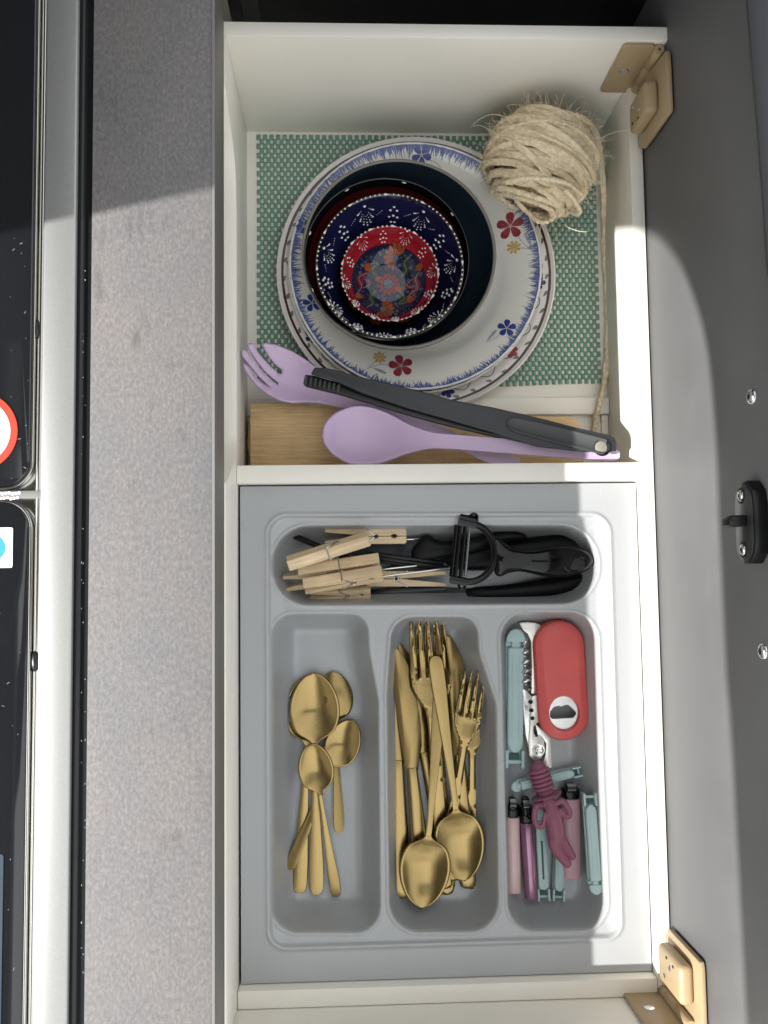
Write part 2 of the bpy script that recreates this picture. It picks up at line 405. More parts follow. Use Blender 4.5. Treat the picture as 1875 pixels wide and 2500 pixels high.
# ------------------------------------------------------------------ woven non-slip mat
from mathutils.geometry import delaunay_2d_cdt
def sheet(outline, zfn, step=3.0, inner=None):   # triangulated plate following zfn(x, y)
    vs = [Vector((p[0], p[1])) for p in outline]; n = len(vs)
    xs_ = [p.x for p in vs]; ys_ = [p.y for p in vs]
    def inside(x, y):
        c = False; j = n - 1
        for i in range(n):
            if (vs[i].y > y) != (vs[j].y > y) and x < (vs[j].x - vs[i].x) * (y - vs[i].y) / (vs[j].y - vs[i].y) + vs[i].x: c = not c
            j = i
        return c
    ins = []
    y = min(ys_) + step / 2; r = 0
    while y < max(ys_):
        x = min(xs_) + step / 2 + (step / 2 if r % 2 else 0)
        while x < max(xs_):
            if inside(x, y) and min((Vector((x, y)) - q).length for q in vs) > step * .45: ins.append(Vector((x, y)))
            x += step
        y += step * .87; r += 1
    ov, oe, of, *_ = delaunay_2d_cdt(vs + ins, [], [list(range(n))], 1, 1e-5)
    b = MB(); b.add([Vector((p.x, p.y, zfn(p.x, p.y))) for p in ov], of); return b

random.seed(11)
m_mat = mat('sage_green_foam', (.185, .325, .245), .7, var=.10, vscale=500, bump=.2, bscale=900)
mt = thing('non_slip_mat', 'sage green checked non-slip mat under the plates', 'mat', (80, 250, ZF))
a = P(627, 326, ZF + 1); b_ = P(1481, 948, ZF + 1)
mx0, mx1, my1, my0 = a.x, b_.x - 2, YN - 3, b_.y
cw, chh = 3.06, 4.4
nx_, ny_ = int((mx1 - mx0) / cw), int((my1 - my0) / chh)
mb = MB()
for j in range(ny_):
    yy = my1 - (j + .5) * chh
    for i in range(nx_):
        if (i + j) % 2: continue
        x = mx0 + (i + .5) * cw + .25 * math.sin(j * .11); wv = .7 * max(0, noise.noise(Vector((x * .02, yy * .02, 3)))) + random.uniform(-.12, .12)
        y2 = yy + (1.5 * math.sin(x * .035) if j > ny_ - 6 else 0) * (j - ny_ + 6) / 6
        hx, hy, z0 = cw * .64, chh * .62, ZF + .5 + wv
        mb.add([(x - hx, y2 - hy, z0), (x + hx, y2 - hy, z0), (x + hx, y2 + hy, z0), (x - hx, y2 + hy, z0),
                (x - hx * .62, y2 - hy * .6, z0 + 1.7), (x + hx * .62, y2 - hy * .6, z0 + 1.7), (x + hx * .62, y2 + hy * .6, z0 + 1.7), (x - hx * .62, y2 + hy * .6, z0 + 1.7)],
               [(0, 1, 5, 4), (1, 2, 6, 5), (2, 3, 7, 6), (3, 0, 4, 7), (4, 5, 6, 7)])
mb.keep = True
tag(mb.build('foam_weave', m_mat, mt, smooth=True, angle=80), kind='stuff')

# ------------------------------------------------------------------ crockery
def RP(cx, cy, r, z): return (P(cx + r, cy, z) - P(cx - r, cy, z)).length / 2
def profz(prof, r):
    for (r0, z0), (r1, z1) in zip(prof, prof[1:]):
        if r0 <= r <= r1: return z0 + (z1 - z0) * (r - r0) / max(1e-6, r1 - r0)
    return prof[-1][1]
def smoothprof(p, n=6): return [(max(0, q.x), q.y) for q in catmull([(a, b, 0) for a, b in p], n)]
class Paint:                                  # flat print laid on a turned surface
    def __init__(s, prof, c, lift=.22, k=1): s.prof = prof; s.c = c; s.lift = lift; s.b = MB(); s.k = k
    def pt(s, x, y, l=0):
        x *= s.k; y *= s.k
        return Vector((s.c[0] + x, s.c[1] + y, s.c[2] + profz(s.prof, math.hypot(x, y)) + s.lift + l))
    def poly(s, pts, l=0):                    # fan from its middle
        m = [sum(p[i] for p in pts) / len(pts) for i in (0, 1)]
        s.b.add([s.pt(*m, l)] + [s.pt(*p, l) for p in pts], [(0, i + 1, (i + 1) % len(pts) + 1) for i in range(len(pts))])
    def petal(s, x, y, a, L, w, l=0, n=10):   # teardrop from (x,y) along a
        ca, sa = math.cos(a), math.sin(a); pts = []
        for k in range(n):
            t = 2 * math.pi * k / n; u = L * (.5 - .5 * math.cos(t)); v = w * math.sin(t) * (.35 + .65 * u / L)
            pts.append((x + u * ca - v * sa, y + u * sa + v * ca))
        s.poly(pts, l)
    def dot(s, x, y, r, l=0, n=10): s.poly([(x + r * math.cos(2 * math.pi * k / n), y + r * math.sin(2 * math.pi * k / n)) for k in range(n)], l)
    def ring(s, r0, r1, n=96, a0=0, a1=2 * math.pi, l=0, jit=0):
        m = max(1, int((r1 - r0) / 2)); v = []
        for k in range(n + 1):
            a = a0 + (a1 - a0) * k / n
            for i in range(m + 1): r = r0 + (r1 - r0) * i / m + random.uniform(-jit, jit); v.append(s.pt(r * math.cos(a), r * math.sin(a), l))
        s.b.add(v, [(k * (m + 1) + i, k * (m + 1) + i + 1, (k + 1) * (m + 1) + i + 1, (k + 1) * (m + 1) + i) for k in range(n) for i in range(m)])
    def line(s, pts, w, l=0):
        pts = [Vector((p[0], p[1], 0)) for p in pts]; v = []
        for i, p in enumerate(pts):
            t = (pts[min(i + 1, len(pts) - 1)] - pts[max(i - 1, 0)]).normalized(); q = Vector((-t.y, t.x, 0)) * w * (.5 if hasattr(w, '__len__') else 1) / 2
            v += [s.pt(p.x + q.x, p.y + q.y, l), s.pt(p.x - q.x, p.y - q.y, l)]
        s.b.add(v, [(2 * k, 2 * k + 1, 2 * k + 3, 2 * k + 2) for k in range(len(pts) - 1)])
    def raised(s, x, y, rx, ry=None, a=0, h=.5):    # bead of slip glaze
        ry = ry or rx; M_ = Matrix.Rotation(a, 3, 'Z'); p = s.pt(x, y); s.b.ball(p, (rx, ry, h), 8, 4, M_)
    def drop(s, x, y, a, L, w, h=.5): # raised teardrop
        for t, f in ((0, .35), (.3, .5), (.62, .8), (.9, 1)):
            s.raised(x + math.cos(a) * L * t, y + math.sin(a) * L * t, w * f * 1.15, w * f * .9, a, h * (.5 + f / 2))
    def build(s, name, m, parent): return s.b.build(name, m, parent, smooth=True, angle=60)
def plate_prof(R, h, foot):
    up = [(0, 3.2), (foot * .6, 3.2), (foot * 1.02, 3.6), (foot * 1.18, 5.4), (foot * 1.32, h * .52), (R * .86, h * .78), (R * .965, h * .95), (R * .99, h), (R, h - .7)]
    lo = [(R * .985, h - 2.4), (R * .85, h * .6 - 1.0), (foot * 1.3, h * .28), (foot * 1.12, .6), (foot * 1.05, 0), (foot * .95, 0), (foot * .92, 1.0), (0, 1.0)]
    return smoothprof(up, 4), lo
m_cream = mat('cream_glaze', (.80, .785, .72), .12, spec=.5, coat=.35, var=.02, vscale=30)
m_cream2 = mat('cream_glaze_pinkish', (.68, .645, .605), .14, spec=.5, coat=.3, var=.03, vscale=30)
inks = {}
def ink(name, c, r=.22):
    if name not in inks: inks[name] = mat('ink_' + name, c, r, var=.22, vscale=260)
    return inks[name]

# dinner plate
zb = ZF + 2.4
c = P(1018, 664, zb + 19.5); c.z = zb
RD = RP(1018, 664, 341, zb + 19); KD = RD / 123.5
up, lo = plate_prof(RD, 19.5, 72 * KD)
dp = thing('dinner_plate', 'large cream dinner plate with brown ring and leafy rim, bottom of the stack', 'plate', c)
MB().lathe(up + lo, c, 128).build('plate_body', m_cream2, dp, angle=60)
pt = Paint(up, c, k=KD); pt.ring(117.2, 119.4, 160, jit=.12); pt.build('brown_ring', ink('brown', (.045, .012, .012)), dp)
random.seed(5)
vine, leaf, blu, red = (Paint(up, c, k=KD) for _ in range(4))
N_ = 30
vine.line([((109 + 3.2 * math.sin(k * .55)) * math.cos(k * .0628 / 3), (109 + 3.2 * math.sin(k * .55)) * math.sin(k * .0628 / 3)) for k in range(301)], .7)
for k in range(N_ * 3):
    a = 2 * math.pi * k / (N_ * 3) + .02; r = 109 + (5.5 if k % 2 else -5) + random.uniform(-.8, .8)
    leaf.petal(r * math.cos(a), r * math.sin(a), a + (1.1 if k % 2 else 2.3), random.uniform(4.6, 6.5), random.uniform(1.6, 2.4))
for k in range(10):
    a = 2 * math.pi * k / 10 + .55; q = Paint(up, c, k=KD)
    for j in range(5): q.petal(109 * math.cos(a), 109 * math.sin(a), a + j * 1.257, 6.2, 3.0, .05)
    q.build('blue_flower' if k % 2 else 'red_flower', ink('cobalt', (.025, .035, .16)) if k % 2 else ink('rose', (.30, .06, .07)), dp)
vine.build('vine_line', ink('vine', (.10, .085, .09)), dp); tag(leaf.build('leaf_print', ink('leaf', (.13, .16, .13)), dp), kind='stuff')

# two smaller plates with feathered blue rims
def feather_plate(c, label, flowers):
    R, h, ft = 109.5, 20.5, 62; kk = RP(1016, 647, 309, c.z + 20) / R
    up, lo = plate_prof(R * kk, h, ft * kk)
    o = thing('side_plate', label, 'plate', c, 'feather edged blue and cream plates')
    MB().lathe(up + lo, c, 128).build('plate_body', m_cream, o, angle=60)
    p = Paint(up, c, k=kk); p.ring(R - 2.6, R - .3, 160, jit=.25); p.build('blue_edge', ink('edge_blue', (.06, .085, .22)), o)
    p, p2 = Paint(up, c, .26, kk), Paint(up, c, .3, kk)
    for k in range(900):
        a = 2 * math.pi * k / 900 + random.uniform(-.006, .006); L = random.choice((4, 6, 7, 8.5, 10)) * random.uniform(.8, 1.2) * (1.12 + .32 * math.sin(a))
        q = p if random.random() < .8 else p2
        da = random.uniform(-.035, .035); r1 = R - 2.2; w = random.uniform(.4, 1.0)
        A = [(r1 * math.cos(a) - w * math.sin(a), r1 * math.sin(a) + w * math.cos(a)), (r1 * math.cos(a) + w * math.sin(a), r1 * math.sin(a) - w * math.cos(a)), ((R - L) * math.cos(a + da) + .1 * math.sin(a), (R - L) * math.sin(a + da) - .1 * math.cos(a)), ((R - L) * math.cos(a + da), (R - L) * math.sin(a + da))]
        q.b.add([q.pt(*A[0]), q.pt(*A[1]), q.pt(*A[2]), q.pt(*A[3])], [(0, 1, 2, 3)])
    p0 = Paint(up, c, .24, kk)
    for k in range(520):
        a = 2 * math.pi * k / 520 + random.uniform(-.01, .01); L = random.uniform(3.5, 8) * (1.12 + .32 * math.sin(a)); w = random.uniform(.6, 1.2); r1 = R - 2.2
        p0.b.add([p0.pt(r1 * math.cos(a) - w * math.sin(a), r1 * math.sin(a) + w * math.cos(a)), p0.pt(r1 * math.cos(a) + w * math.sin(a), r1 * math.sin(a) - w * math.cos(a)), p0.pt((R - L) * math.cos(a), (R - L) * math.sin(a))], [(0, 1, 2)])
    tag(p0.build('pale_feather_strokes', ink('feather_pale', (.33, .37, .52)), o), kind='stuff')
    tag(p.build('feather_strokes', ink('feather', (.12, .155, .36)), o), kind='stuff'); tag(p2.build('dark_feather_strokes', ink('feather_dark', (.075, .10, .27)), o), kind='stuff')
    if flowers:
        pass
        def at(px, py):
            q = P(px, py, c.z + 14) - c
            for _ in range(3): q = P(px, py, c.z + profz(up, math.hypot(q.x, q.y))) - c
            return q.x / kk, q.y / kk
        cols = dict(rose=ink('rose2', (.30, .035, .055)), cobalt=ink('cobalt2', (.035, .06, .26)), yellow=ink('ochre', (.62, .42, .13)), stem=ink('greyblue', (.34, .36, .41)), centre=ink('centre', (.55, .40, .36)), roselite=ink('roselite', (.48, .17, .19)))
        def flower(px, py, col, L, w, n=5, a0=.3):
            fl = {k: Paint(up, c, .3, kk) for k in (col, 'roselite', 'centre')}
            x, y = at(px, py)
            for j in range(n):
                a = a0 + j * 2 * math.pi / n
                fl[col].petal(x + .9 * math.cos(a), y + .9 * math.sin(a), a, L, w, .02 * j)
                if col in ('rose', 'cobalt'):
                    for s_ in (-.35, 0, .35): fl['roselite' if col == 'rose' else 'cobalt'].line([(x + 1.6 * math.cos(a), y + 1.6 * math.sin(a)), (x + L * .75 * math.cos(a + s_), y + L * .75 * math.sin(a + s_))], .22, .12)
            fl['centre'].dot(x, y, 1.15, .16)
            f_ = fl[col].build(dict(rose='red_flower', cobalt='blue_flower', yellow='yellow_flower')[col], cols[col], o)
            fl['centre'].build('flower_centre', cols['centre'], f_)
            if fl['roselite'].b.v: tag(fl['roselite'].build('petal_vein', cols['roselite'], f_), kind='stuff')
        def stem(*pts):
            q = Paint(up, c, .3, kk); q.line(catmull([(*at(*p), 0) for p in pts], 6), .55); q.build('painted_stem', cols['stem'], o)
        def leaf_(p0, p1, w=2.0):
            a, b = at(*p0), at(*p1); d = math.hypot(b[0] - a[0], b[1] - a[1]); q = Paint(up, c, .3, kk); q.petal(*a, math.atan2(b[1] - a[1], b[0] - a[0]), d, w); q.build('painted_leaf', cols['stem'], o)
        flower(1246, 552, 'rose', 11, 5.0, 5, .35); flower(1254, 604, 'yellow', 5.2, 1.7, 8)
        stem((1262, 570), (1275, 592), (1300, 612)); stem((1266, 606), (1285, 607), (1304, 612)); leaf_((1297, 604), (1284, 566), 2.6)
        flower(1237, 801, 'cobalt', 7.2, 3.6, 5, .2); stem((1222, 812), (1210, 825), (1187, 835)); leaf_((1189, 832), (1212, 805), 1.8)
        flower(979, 893, 'rose', 10, 5.0, 5, .5); flower(927, 873, 'yellow', 5.0, 1.7, 8, .1)
        stem((955, 893), (930, 890), (896, 900)); leaf_((910, 898), (944, 912), 2.0); stem((918, 882), (908, 890), (900, 896))
        flower(1029, 379, 'cobalt', 8, 3.8, 5, 1.0); stem((1040, 388), (1062, 396), (1076, 410))
        flower(762, 740, 'cobalt', 7.2, 3.4, 5, .6); flower(742, 552, 'cobalt', 6, 3, 5, .9)
    return o, up
c = P(1013, 655, zb + 24.5); c.z = zb + 4
feather_plate(c, 'plain feather edged plate directly under the flowered one', False)
c2 = P(1016, 646, zb + 30.5); c2.z = zb + 10
_, up2 = feather_plate(c2, 'cream plate with feathered blue edge and red, blue, yellow flowers', True)

# dark bowl
def bowl(cpx, rim, base, rpx, foot, wall=2.4, flare=1.0):
    R = RP(cpx[0], cpx[1], rpx, rim); c = P(cpx[0], cpx[1], rim); c.z = base; h = rim - base
    up = smoothprof([(0, wall + 1), (foot * .7, wall + 1.1), (foot * 1.1, wall + 2.6), (R * .72, h * .32), (R * .88, h * .62), (R - wall * .9, h * .94), (R - wall * .55, h - .1), (R - .2, h - .2)], 5)
    lo = smoothprof([(R, h - 1.2), (R - .6, h * .85), (R * .9, h * .52), (R * .74, h * .2), (foot * 1.15, 1.0), (foot, 0), (0, 0)], 4)
    return c, up, lo
m_navy = mat('matt_dark_stoneware', (.0105, .020, .030), .42, spec=.35, var=.1, vscale=40)
zt2 = c2.z + 3.4
c, up, lo = bowl((975, 618), zt2 + 52, zt2, 237, 42); k_ = (RP(975, 618, 237, zt2 + 52)) / 81
bw = thing('bowl', 'large matt dark navy bowl with taupe rim on the plates', 'bowl', c)
MB().lathe(up + lo, c, 112).build('bowl_body', m_navy, bw, angle=60)
MB().lathe([(r * k_, z) for r, z in ((78.6, 51.5), (79.4, 52.5), (80.6, 52.5), (81.4, 51.4), (81.2, 48.5), (80.4, 46))], c, 112).build('rim', mat('taupe_rim', (.20, .185, .16), .45), bw, angle=60)

# painted bowls nested inside it
m_blk = mat('black_glaze', (.006, .006, .008), .06, spec=.6, coat=.5)
m_slip = mat('white_slip', (.82, .79, .75), .25, spec=.5)
random.seed(8)
zb1 = zt2 + 4.2
c, up, lo = bowl((945, 631), zb1 + 50, zb1, 203, 32); k_ = RP(945, 631, 203, zb1 + 50) / 68
b1 = thing('bowl', 'glossy black bowl with dark red painted inside, around the blue bowl', 'bowl', c)
MB().lathe(up + lo, c, 112).build('bowl_body', m_blk, b1, angle=60)
p, q = Paint(up, c, k=k_), Paint(up, c, .3, k_)
p.ring(50, 64, 96)
for k in range(60):
    a = 2 * math.pi * k / 60 + random.uniform(-.02, .02); r = random.uniform(57, 62)
    if k % 2: q.dot(r * math.cos(a), r * math.sin(a), .35)
for k in range(6):
    a = math.radians(35 + k * 42); q.raised(66.3 * math.cos(a), 66.3 * math.sin(a), 2.0, .8, a + 1.57)
p.build('red_petal_print', ink('deepred', (.085, .009, .008), .1), b1); tag(q.build('slip_dots', m_slip, b1), kind='stuff')

def slip_pattern(p, R, r_mid, n, sc=1.0, first=0):
    for k in range(n):
        a = 2 * math.pi * (k + first) / n; ca, sa = math.cos(a), math.sin(a); x, y = r_mid * ca, r_mid * sa
        if k % 2:                              # rosette of dots
            p.raised(x, y, .95 * sc)
            for j in range(7): p.raised(x + 2.5 * sc * math.cos(j * .898 + a), y + 2.5 * sc * math.sin(j * .898 + a), .85 * sc)
        else:                                  # fan of drops
            for j in range(-3, 4):
                b = a + math.pi + j * .42; L = (3.3 - .18 * abs(j)) * sc
                bx, by = x + ca * 3.4 * sc + math.cos(b) * 2.6 * sc, y + sa * 3.4 * sc + math.sin(b) * 2.6 * sc
                p.drop(bx, by, b, L, .62 * sc, .45)
            p.raised(x + ca * 3.6 * sc, y + sa * 3.6 * sc, 1.0 * sc)
def rim_dots(p, R, n, every, sc=1.0):
    for k in range(n):
        a = 2 * math.pi * k / n; x, y = R * math.cos(a), R * math.sin(a)
        if k % every == 0: p.drop(x, y, a + 1.571, 3.0 * sc, .95 * sc, .6)
        elif k % every != 1: p.raised(x, y, .72 * sc, .72 * sc, 0, .6)
zb2 = zb1 + 5
c, up, lo = bowl((952, 648), zb2 + 56, zb2, 180, 27); k_ = RP(952, 648, 180, zb2 + 56) / 60
b2 = thing('bowl', 'blue painted bowl with white dots, between black and red bowls', 'bowl', c)
MB().lathe(up + lo, c, 112).build('bowl_body', mat('cobalt_glaze', (.010, .013, .055), .08, spec=.6, coat=.5, var=.12, vscale=40), b2, angle=60)
MB().lathe([(r * k_, z) for r, z in ((58.2, 55.9), (59.2, 56.7), (60.2, 56.2), (60.6, 54.8), (60.2, 52))], c, 112).build('black_rim', m_blk, b2, angle=60)
p = Paint(up, c, .1, k_); slip_pattern(p, 60, 51.5, 14, 1.42, .3); 
pr_ = Paint(up + [(66, up[-1][1])], c, .5, k_); rim_dots(pr_, 59.2, 96, 8, 1.15)
for k in range(14):                           # fine dotted tails between the figures
    a = 2 * math.pi * (k + .8) / 14
    for j in range(4): p.raised((53.5 - j * .5) * math.cos(a + j * .028 - .04), (53.5 - j * .5) * math.sin(a + j * .028 - .04), .42 - .05 * j)
tag(p.build('white_slip_figures', m_slip, b2), kind='stuff'); tag(pr_.build('white_rim_dots', m_slip, b2), kind='stuff')
pk, po, pg = Paint(up, c, .16, k_), Paint(up, c, .24, k_), Paint(up, c, .2, k_)
pk.ring(20, 43.5, 96); 
for k in range(9):
    a = 2 * math.pi * k / 9 + .2
    po.petal(36 * math.cos(a) - 6 * math.sin(a) * -1, 36 * math.sin(a) - 6 * math.cos(a), a + 1.571, 12, 3.2)
for k in range(120):
    a = random.uniform(0, 6.283); r = random.uniform(26, 43); pg.dot(r * math.cos(a), r * math.sin(a), random.uniform(.3, .9))
pk.build('black_band_print', ink('blackband', (.008, .007, .008), .1), b2); tag(po.build('orange_leaf_print', ink('burntorange', (.26, .055, .015), .1), b2), kind='stuff'); tag(pg.build('grey_speckle_print', ink('greyspeck', (.13, .13, .12), .1), b2), kind='stuff')

zb3 = zb2 + 5.5
c, up, lo = bowl((952, 667), zb3 + 33, zb3, 119, 19, 2.0); k_ = RP(952, 667, 119, zb3 + 33) / 40.5
b3 = thing('bowl', 'small red painted bowl with floral centre, topmost of the nested bowls', 'bowl', c)
MB().lathe(up + lo, c, 96).build('bowl_body', mat('crimson_glaze', (.36, .010, .020), .07, spec=.6, coat=.5, var=.1, vscale=60), b3, angle=60)
p = Paint(up, c, .1, k_); slip_pattern(p, 40, 35.4, 12, 1.05, .25)
pr_ = Paint(up + [(46, up[-1][1])], c, .3, k_); rim_dots(pr_, 40.2, 66, 5, 1.25)
tag(p.build('white_slip_figures', m_slip, b3), kind='stuff'); tag(pr_.build('white_rim_dots', m_slip, b3), kind='stuff')
L = {k: Paint(up, c, .12 + .06 * i, k_ * 1.05) for i, k in enumerate(('base', 'blue', 'green', 'red', 'orange', 'pale', 'grey'))}
L['base'].ring(0.2, 30.2, 96)
for k in range(150):
    a = random.uniform(0, 6.283); r = 29.5 * math.sqrt(random.random()); L['blue'].dot(r * math.cos(a), r * math.sin(a), random.uniform(.4, 1.0))
def big_flower(x, y, R, a0, spread, col, n=9):
    for j in range(n):
        a = a0 + (j - (n - 1) / 2) * spread / n; L[col].petal(x + .18 * R * math.cos(a), y + .18 * R * math.sin(a), a, R * .85, R * .24, .02 * j)
        L['base'].line([(x + R * .3 * math.cos(a + .12), y + R * .3 * math.sin(a + .12)), (x + R * .9 * math.cos(a + .12), y + R * .9 * math.sin(a + .12))], .28, .5)
    L['grey'].dot(x, y, R * .24, .3)
big_flower(0, 0, 9.2, 0, 6.283, 'red', 13)
for j in range(8): L['grey'].petal(0, 0, j * .785, 4.4, 1.3, .35)
big_flower(6, 21, 9.5, math.radians(150), 4.2, 'orange', 9); big_flower(-5, -21.5, 9.5, math.radians(-20), 4.0, 'orange', 9)
def s_leaf(pts, w, col):
    q = catmull([(*p_, 0) for p_ in pts], 6)
    for i in range(len(q) - 1):
        t = i / (len(q) - 1); L[col].line([q[i], q[i + 1]], w * (math.sin(math.pi * min(1, t + .12)) + .15), .01 * (i % 3))
    L['pale'].line([(v.x, v.y) for v in q], .3, .3)
for sgn in (1, -1):
    s_leaf([(10 * sgn, 6 * sgn), (15 * sgn, 11 * sgn), (13 * sgn, 17 * sgn), (19 * sgn, 22 * sgn)], 4, 'green')
    s_leaf([(-9 * sgn, 6 * sgn), (-13 * sgn, 12 * sgn), (-8 * sgn, 17 * sgn), (-15 * sgn, 16 * sgn)], 4, 'green')
    s_leaf([(17 * sgn, -9 * sgn), (24 * sgn, -4 * sgn), (22 * sgn, 3 * sgn), (26 * sgn, 10 * sgn)], 3.6, 'red')
    s_leaf([(20 * sgn, -4 * sgn), (15 * sgn, -1 * sgn), (20 * sgn, 4 * sgn)], 3.0, 'red')
    for (x, y) in ((25, 12), (-17, 12.5), (17, -14), (-8, 4)): L['orange'].dot(x * sgn, y * sgn, 2.6, .1); L['red'].petal(x * sgn + 2, y * sgn - 2, 1.0, 4.5, 1.5)
for k in range(80):
    a = random.uniform(0, 6.283); r = 29 * math.sqrt(random.random()); L['pale'].dot(r * math.cos(a), r * math.sin(a), random.uniform(.2, .4), .35)
for k in range(26):
    a = random.uniform(0, 6.283); r = random.uniform(10, 28.5); x, y = r * math.cos(a), r * math.sin(a)
    for j in range(6): L['grey'].dot(x + .9 * math.cos(j * 1.05), y + .9 * math.sin(j * 1.05), .5, .3)
for k, n_, m_ in (('base', 'dark_blue_print', ink('nightblue', (.011, .016, .045), .1)), ('blue', 'blue_speckle_print', ink('midblue', (.035, .06, .15), .1)), ('green', 'green_leaf_print', ink('olive', (.045, .06, .02), .1)), ('red', 'red_leaf_print', ink('tulip', (.24, .022, .025), .1)), ('orange', 'orange_flower_print', ink('orange', (.32, .075, .018), .1)), ('pale', 'pale_line_print', ink('pale', (.30, .33, .28), .1)), ('grey', 'grey_floret_print', ink('greyfl', (.10, .15, .20), .1))):
    tag(L[k].build(n_, m_, b3), kind='stuff')
# ------------------------------------------------------------------ ball of sisal twine
random.seed(21)
m_twine = mat('sisal_twine', (.80, .68, .48), .8, var=.22, vscale=260, bump=.4, bscale=1500)
m_fibre = mat('sisal_fibre', (.74, .66, .50), .7)
ct_ = P(1318, 400, -95)
tw = thing('twine_ball', 'hairy ball of beige sisal twine in the corner with loose end trailing down', 'twine', ct_)
strand = P(1430, 465, -95) - P(1200, 365, -95); strand.normalize()
axis = Vector((-strand.y, strand.x, .12)).normalized(); e1 = (strand - axis * strand.dot(axis)).normalized(); e2 = axis.cross(e1)
def twist(b, path, r=2.0, closed=False, n=12): b.tube(path, r, n, lobes=3, amp=.30, pitch=12, closed=closed)
fib = MB()
def hair(p, d, L, curl=.6, r=.16):
    d = Vector(d).normalized(); q = Vector(p); path = [q.copy()]; w = Vector((random.gauss(0, 1), random.gauss(0, 1), random.gauss(0, 1))).normalized() * curl
    for k in range(6):
        d = (d + w * .35).normalized(); q = q + d * (L / 6); path.append(q.copy())
    fib.tube(path, [r] * 6 + [r * .4], 3)
def wrap(b, u, rho, tilt, n=72, ecc=1.05):
    ax = (axis + e1 * tilt[0] + e2 * tilt[1]).normalized(); f1 = (e1 - ax * e1.dot(ax)).normalized(); f2 = ax.cross(f1); path = []
    ph = random.uniform(0, 6)
    for k in range(n):
        a = 2 * math.pi * k / n; rr = rho * (1 + .012 * math.sin(3 * a + ph))
        p = ct_ + ax * (u + 1.0 * math.sin(2 * a + ph)) + f1 * (rr * ecc * math.cos(a)) + f2 * (rr * math.sin(a))
        path.append(p)
        if random.random() < .5:
            o = (p - ct_).normalized(); t = f2 * math.cos(a) - f1 * math.sin(a)
            if o.z > -.2: hair(p + o * 1.5, o * random.uniform(.1, .8) + t * random.uniform(-1, 1) + Vector((0, 0, .2)), random.uniform(5, 16))
    twist(b, path, random.uniform(2.2, 2.7), True)
Lh = 39.0
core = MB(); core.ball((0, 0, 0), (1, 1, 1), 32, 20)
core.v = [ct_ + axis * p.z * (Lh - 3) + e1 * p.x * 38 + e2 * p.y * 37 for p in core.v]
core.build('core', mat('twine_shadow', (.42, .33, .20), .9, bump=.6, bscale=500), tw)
balls = MB(); nw = 18
for layer, (dr_, tl) in enumerate(((-2.4, .16), (.6, .12), (2.2, .30))):
    for k in range(nw if layer < 2 else 9):
        u = -Lh + 2.5 + (2 * Lh - 5) * (k + .5 * (layer % 2)) / (nw - 1) if layer < 2 else random.uniform(-26, 26)
        rho = 42.5 * math.sqrt(max(.2, 1 - (u / (Lh + 9)) ** 2)) + dr_ + random.uniform(-1.0, 1.0)
        wrap(balls, u, rho, (random.gauss(0, tl * .55), random.gauss(0, tl * .55)))
balls.build('wound_strand', m_twine, tw)
def zs(*pts): return catmull([P(x, y, z) for x, y, z in pts], 8)
loose = MB(); path = zs((1345, 275, -66), (1400, 282, -62), (1440, 305, -72), (1462, 350, -100), (1470, 430, -128), (1475, 520, -142), (1476, 620, -147), (1482, 720, -147), (1484, 820, -147), (1478, 910, -147), (1470, 960, -144), (1462, 990, -142), (1455, 1020, -146), (1450, 1052, -149))
path = [p + Vector((random.gauss(0, .25), random.gauss(0, .25), 0)) for p in path]
twist(loose, path, 2.3)
for p in path[10:]:
    for _ in range(2):
        if random.random() < .55: hair(p, (random.uniform(-1, .7), random.uniform(-1, 1), random.uniform(.1, .7)), random.uniform(6, 22))
loose.build('loose_end', m_twine, tw)
lp = MB(); twist(lp, zs((1245, 440, -84), (1262, 490, -96), (1290, 520, -104), (1318, 541, -106), (1345, 535, -104), (1360, 512, -96), (1352, 495, -84)), 2.1); lp.build('hanging_loop', m_twine, tw)
lp = MB(); twist(lp, zs((1236, 446, -58), (1280, 436, -50), (1330, 436, -48), (1380, 446, -52), (1412, 468, -62), (1420, 475, -72)), 1.9); lp.build('crossing_strand', m_twine, tw)
lp = MB(); twist(lp, zs((1378, 462, -52), (1400, 486, -58), (1414, 512, -72), (1408, 522, -80), (1388, 512, -92)), 2.0); lp.build('crossing_strand', m_twine, tw)
for x, y, dx, dy, L in ((1200, 330, -.5, 1, 26), (1235, 285, -1, .6, 34), (1350, 545, .3, -1, 24), (1375, 548, .9, -.7, 30), (1320, 545, .2, -1, 22), (1465, 338, 1, .7, 36), (1240, 455, -1, -.8, 18), (1410, 470, .6, -1, 26), (1428, 478, .2, -1, 24), (1400, 256, .2, 1, 16), (1290, 262, -1, .4, 24)):
    hair(P(x, y, -70), (dx, dy, .1), L, .7, .22)
tag(fib.build('stray_fibre', m_fibre, tw), kind='stuff')

